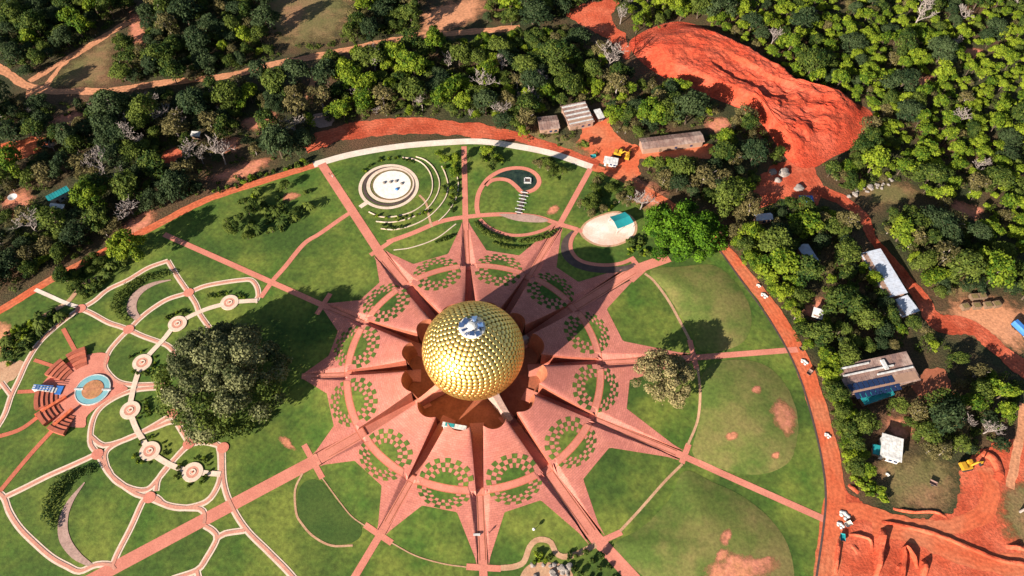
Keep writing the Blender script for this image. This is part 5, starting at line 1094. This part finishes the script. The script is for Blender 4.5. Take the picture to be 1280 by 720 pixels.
for L_, nm, n_, off in (([(1024, 448), (1033, 478), (1041, 508), (1049, 538), (1057, 568), (1064, 594)], 'the narrow ring road', 15, 1.5), ([(1030, 446), (1040, 476), (1049, 508), (1058, 540), (1066, 570), (1074, 592)], 'the lane to the white house', 13, 2.5), ([(914, 306), (944, 340), (974, 378), (997, 412), (1012, 438)], 'the bend of the wide red ring road', 16, 1.2)):
    S_ = [p for p, _ in catmull(W(L_), False, .5)]
    for q_ in range(n_):
        p = S_[int((q_ + trng.uniform(.2, .8)) / n_ * (len(S_) - 1))] + Vector((trng.uniform(-.5, 1), trng.uniform(-1, 1))) * off; k = trng.choice(['vivid', 'vivid', 'broad'])
        w_ = 'bright' if k == 'vivid' else 'mid'; add_tree(k, p.x, p.y, trng.uniform(.5, .85), w_ + ' green tree in the tight belt lining ' + nm, 'tree', w_ + ' green trees of the belt lining ' + nm, name='roadside_tree')
# planting beds: shrubs, palms, hedges
def palm_mesh(name, n, L, H):
    m = MB(); m.tube([(0, 0, 0), (.1, 0, H)], [.2, .14], 6)
    f = MB(); r = random.Random(n)
    for k in range(n):
        a = 2 * pi * k / n + r.uniform(-.2, .2); up = r.uniform(.2, .9); pts = []
        for j in range(6):
            t = j / 5; pts.append((L * t * cos(a) * (1 - .12 * t), L * t * sin(a) * (1 - .12 * t), H + L * (up * t - (up + .35) * t * t)))
        nx, ny = -sin(a), cos(a); vs = []
        for j, p in enumerate(pts):
            w = .42 * sin(pi * min(1, .18 + .8 * j / 5)) * L / 3
            vs += [(p[0] + nx * w, p[1] + ny * w, p[2] - .12), p, (p[0] - nx * w, p[1] - ny * w, p[2] - .12)]
        f.add(vs, [(3 * j + s, 3 * j + s + 1, 3 * j + s + 4, 3 * j + s + 3) for j in range(5) for s in range(2)])
    a = bpy.data.meshes.new('trunk'); a.from_pydata(m.v, [], m.f); a.materials.append(m_bark); b = bpy.data.meshes.new('crown'); b.from_pydata(f.v, [], f.f); b.attributes.new('tint', 'FLOAT', 'POINT').data.foreach_set('value', [r.uniform(.4, .8) for _ in f.v]); b.materials.append(l_mid); return a, b
K = Kind(); K.name, K.R, K.mat = 'palm', 2.2, l_mid; _p = [palm_mesh('palm', n, L, H) for n, L, H in ((13, 2.6, 2.2), (11, 2.2, 1.4), (15, 2.9, 3.0))]; K.trunks = [p[0] for p in _p]; K.crowns = [p[1] for p in _p]; KINDS['palm'] = K
def bed(L, n, kinds, label, group, smin=.6, smax=1.3, sep=1.6, cat='shrub'):
    poly = W(L); xs = [p.x for p in poly]; ys = [p.y for p in poly]; done = []
    for _ in range(n * 30):
        if len(done) >= n: break
        x, y = trng.uniform(min(xs), max(xs)), trng.uniform(min(ys), max(ys))
        if not inside((x, y), poly) or any(hypot(x - a, y - b) < sep for a, b in done) or any((at(b[0], b[1]).to_2d() - Vector((x, y))).length < 4.4 for b in BEADS): continue
        done.append((x, y)); k = trng.choice(kinds)
        g = group + (' palms' if k == 'palm' else ' trees' if k in ('vivid', 'broad', 'olive') else ' shrubs'); w = 'palm' if k == 'palm' else 'tree' if k in ('vivid', 'broad', 'olive') else 'shrub'
        lab = {'palm': 'feathery palm ', 'shrub': 'dark green shrub ', 'shrubb': 'light green shrub ', 'vivid': 'young bright green tree ', 'broad': 'young dark green tree ', 'olive': 'dry brownish young tree '}[k] + label
        add_tree(k, x, y, trng.uniform(smin, smax) * (.5 if w == 'tree' else 1), lab, w, lab.replace(w + ' ', w + 's ', 1), z=Hl(x, y), name='young_tree' if w == 'tree' else None)
bed([(270, 270), (300, 245), (350, 230), (390, 235), (388, 262), (365, 285), (335, 300), (300, 310), (285, 300)], 50, ['shrub', 'palm', 'palm', 'shrub', 'shrubb', 'broad'], 'in the planted lawn sector beside the ring road', 'planted lawn')
bed([(536, 194), (560, 190), (576, 205), (572, 225), (556, 212), (546, 200)], 11, ['vivid', 'vivid', 'shrubb'], 'outside the curved walls of the gravel garden', 'gravel garden', .8, 1.2)
bed([(552, 235), (572, 225), (574, 262), (560, 265)], 16, ['shrub', 'shrub', 'shrubb'], 'between the outermost curved walls', 'curved walls', .6, 1.0)
bed([(448, 215), (470, 200), (500, 196), (525, 206), (518, 204), (490, 201), (465, 208), (455, 222)], 16, ['shrub', 'shrubb'], 'on the rim of the gravel garden', 'gravel rim', .4, .8, 1.2)
bed([(465, 268), (500, 272), (538, 262), (534, 267), (500, 277), (468, 274)], 16, ['shrub', 'shrubb'], 'along the innermost curved wall', 'inner curved wall', .4, .8, 1.2); bed([(478, 281), (500, 283), (505, 287), (482, 287)], 8, ['shrub'], 'along the third curved wall', 'third wall', .5, .8, 1.2)
bed([(600, 196), (622, 192), (628, 205), (616, 214), (602, 210)], 12, ['vivid', 'shrub', 'broad', 'shrubb'], 'at the outer corner of the pond garden', 'pond corner', .8, 1.4); bed([(664, 200), (700, 205), (705, 225), (685, 222), (672, 212)], 14, ['shrub', 'olive', 'broad'], 'on the far side of the pond', 'pond side', .6, 1.2)
bed([(740, 225), (790, 235), (800, 262), (770, 262), (735, 275), (722, 270), (728, 245)], 30, ['shrub', 'olive', 'shrubb', 'broad', 'shrub'], 'in the bed behind the oval stage', 'stage bed', .7, 1.4); bed([(780, 302), (800, 296), (815, 322), (798, 324), (786, 318)], 12, ['shrub', 'shrubb'], 'between the oval stage and the vivid tree', 'stage edge', .8, 1.3)
bed([(98, 360), (140, 335), (150, 340), (128, 358), (104, 378)], 18, ['shrub', 'palm', 'shrub'], 'beside the beige path at the garden corner', 'garden corner', .7, 1.3); bed([(0, 420), (60, 395), (90, 392), (60, 412), (40, 430), (10, 460)], 44, ['shrub', 'shrub', 'shrubb', 'palm'], 'in the dark bed at the picture edge', 'edge bed', .7, 1.5); bed([(70, 350), (130, 318), (170, 312), (160, 330), (100, 355)], 30, ['shrub', 'broad', 'shrub'], 'along the dark stretch of ring road', 'road edge', .8, 1.6)
for k, L in enumerate(([(255, 372), (275, 366), (300, 368), (310, 374), (285, 372)], [(205, 398), (228, 388), (235, 392), (215, 402)], [(160, 448), (172, 438), (195, 445), (200, 465), (180, 472), (165, 465)], [(150, 510), (160, 500), (185, 500), (190, 520), (170, 525), (155, 520)], [(165, 565), (175, 548), (205, 545), (210, 565), (190, 582), (172, 582)], [(218, 600), (225, 575), (255, 570), (265, 585), (255, 605), (235, 610)])):
    bed(L, 15, ['shrub', 'shrub', 'shrubb'], ['round the bead at the banyan top end', 'round the second bead of the white walk', 'round the third bead of the white walk', 'round the fourth bead of the white walk', 'round the fifth bead of the white walk', 'round the last bead of the white walk'][k], 'bead', .35, .7, 1.0)
bed([(262, 240), (300, 225), (385, 200), (392, 204), (330, 222), (264, 246)], 18, ['shrub', 'shrubb'], 'in the verge of the ring road above the lawn', 'verge', .8, 1.3)
bed([(1062, 596), (1080, 590), (1095, 612), (1112, 622), (1106, 628), (1085, 618), (1066, 608)], 12, ['shrubb'], 'between the road belt and the dry meadow', 'meadow rim', 1, 1.6); bed([(705, 690), (750, 690), (770, 725), (720, 725)], 12, ['shrub'], 'on the lawn below the looping footpath', 'loop lawn', .7, 1.2)
bed([(664, 692), (682, 688), (690, 700), (668, 704)], 7, ['shrubb', 'shrub'], 'inside the loop of the beige footpath', 'loop', .6, 1.0, 1.0)
def hedge(L, w, hgt, label, mat=l_mid, n=90):
    S = catmull(W(L), False, .8); lobes = []
    for p, t in S: 
        u = t / (len(L) - 1); ww = w * (.45 + .55 * sin(pi * min(1, max(0, u))))
        for k in range(2): q = p + Vector((trng.uniform(-1, 1), trng.uniform(-1, 1))) * ww * .4; lobes.append(((q.x, q.y, Hl(q.x, q.y) + hgt * .45), ww * .34 + .25, trng.uniform(.2, .7)))
    Q, t = leaf_quads(nrng, lobes, len(lobes) * n // 2, .30); tag(bpy_link('hedge', leaf_mesh('hedge', Q, t, mat)), label, 'hedge')
hedge([(216, 342), (188, 348), (163, 360), (148, 376), (147, 390), (158, 401)], 3.6, 1.6, 'dark crescent hedge in the upper oval lawn of the garden'); hedge([(118, 588), (85, 598), (68, 620), (62, 645), (70, 658)], 4.0, 1.6, 'dark crescent hedge beside the pale crescent in the lower lawn')
hedge([(594, 279), (604, 290), (622, 300), (640, 304)], 2.2, 1.2, 'low hedge along the first half of the pink arc below the pond'); hedge([(648, 304), (668, 302), (684, 296), (696, 288)], 2.0, 1.2, 'low hedge along the second half of the pink arc below the pond'); hedge([(616, 305), (630, 310), (645, 312), (660, 310)], 1.2, .8, 'faint outer hedge on the lawn below the pink arc')
hedge([(545, 304), (556, 300), (566, 296)], 1.6, 1.0, 'short white flowered hedge by the straight walk'); hedge([(88, 368), (92, 358), (104, 346), (118, 338)], 3.4, 1.8, 'bushy hedge between the beige path and the ring road')
# loose rockery under the loop path
rng = random.Random(4)
patch('rockery_bed', [(655, 712), (668, 704), (690, 704), (712, 710), (715, 730), (690, 740), (650, 735)], m_beige, 0.05, 4)
for k in range(16):
    rock(trng.uniform(660, 712), trng.uniform(706, 724), trng.uniform(.5, 1.1), 'small brown stone of the rockery below the looping footpath', 'stones of the rockery')
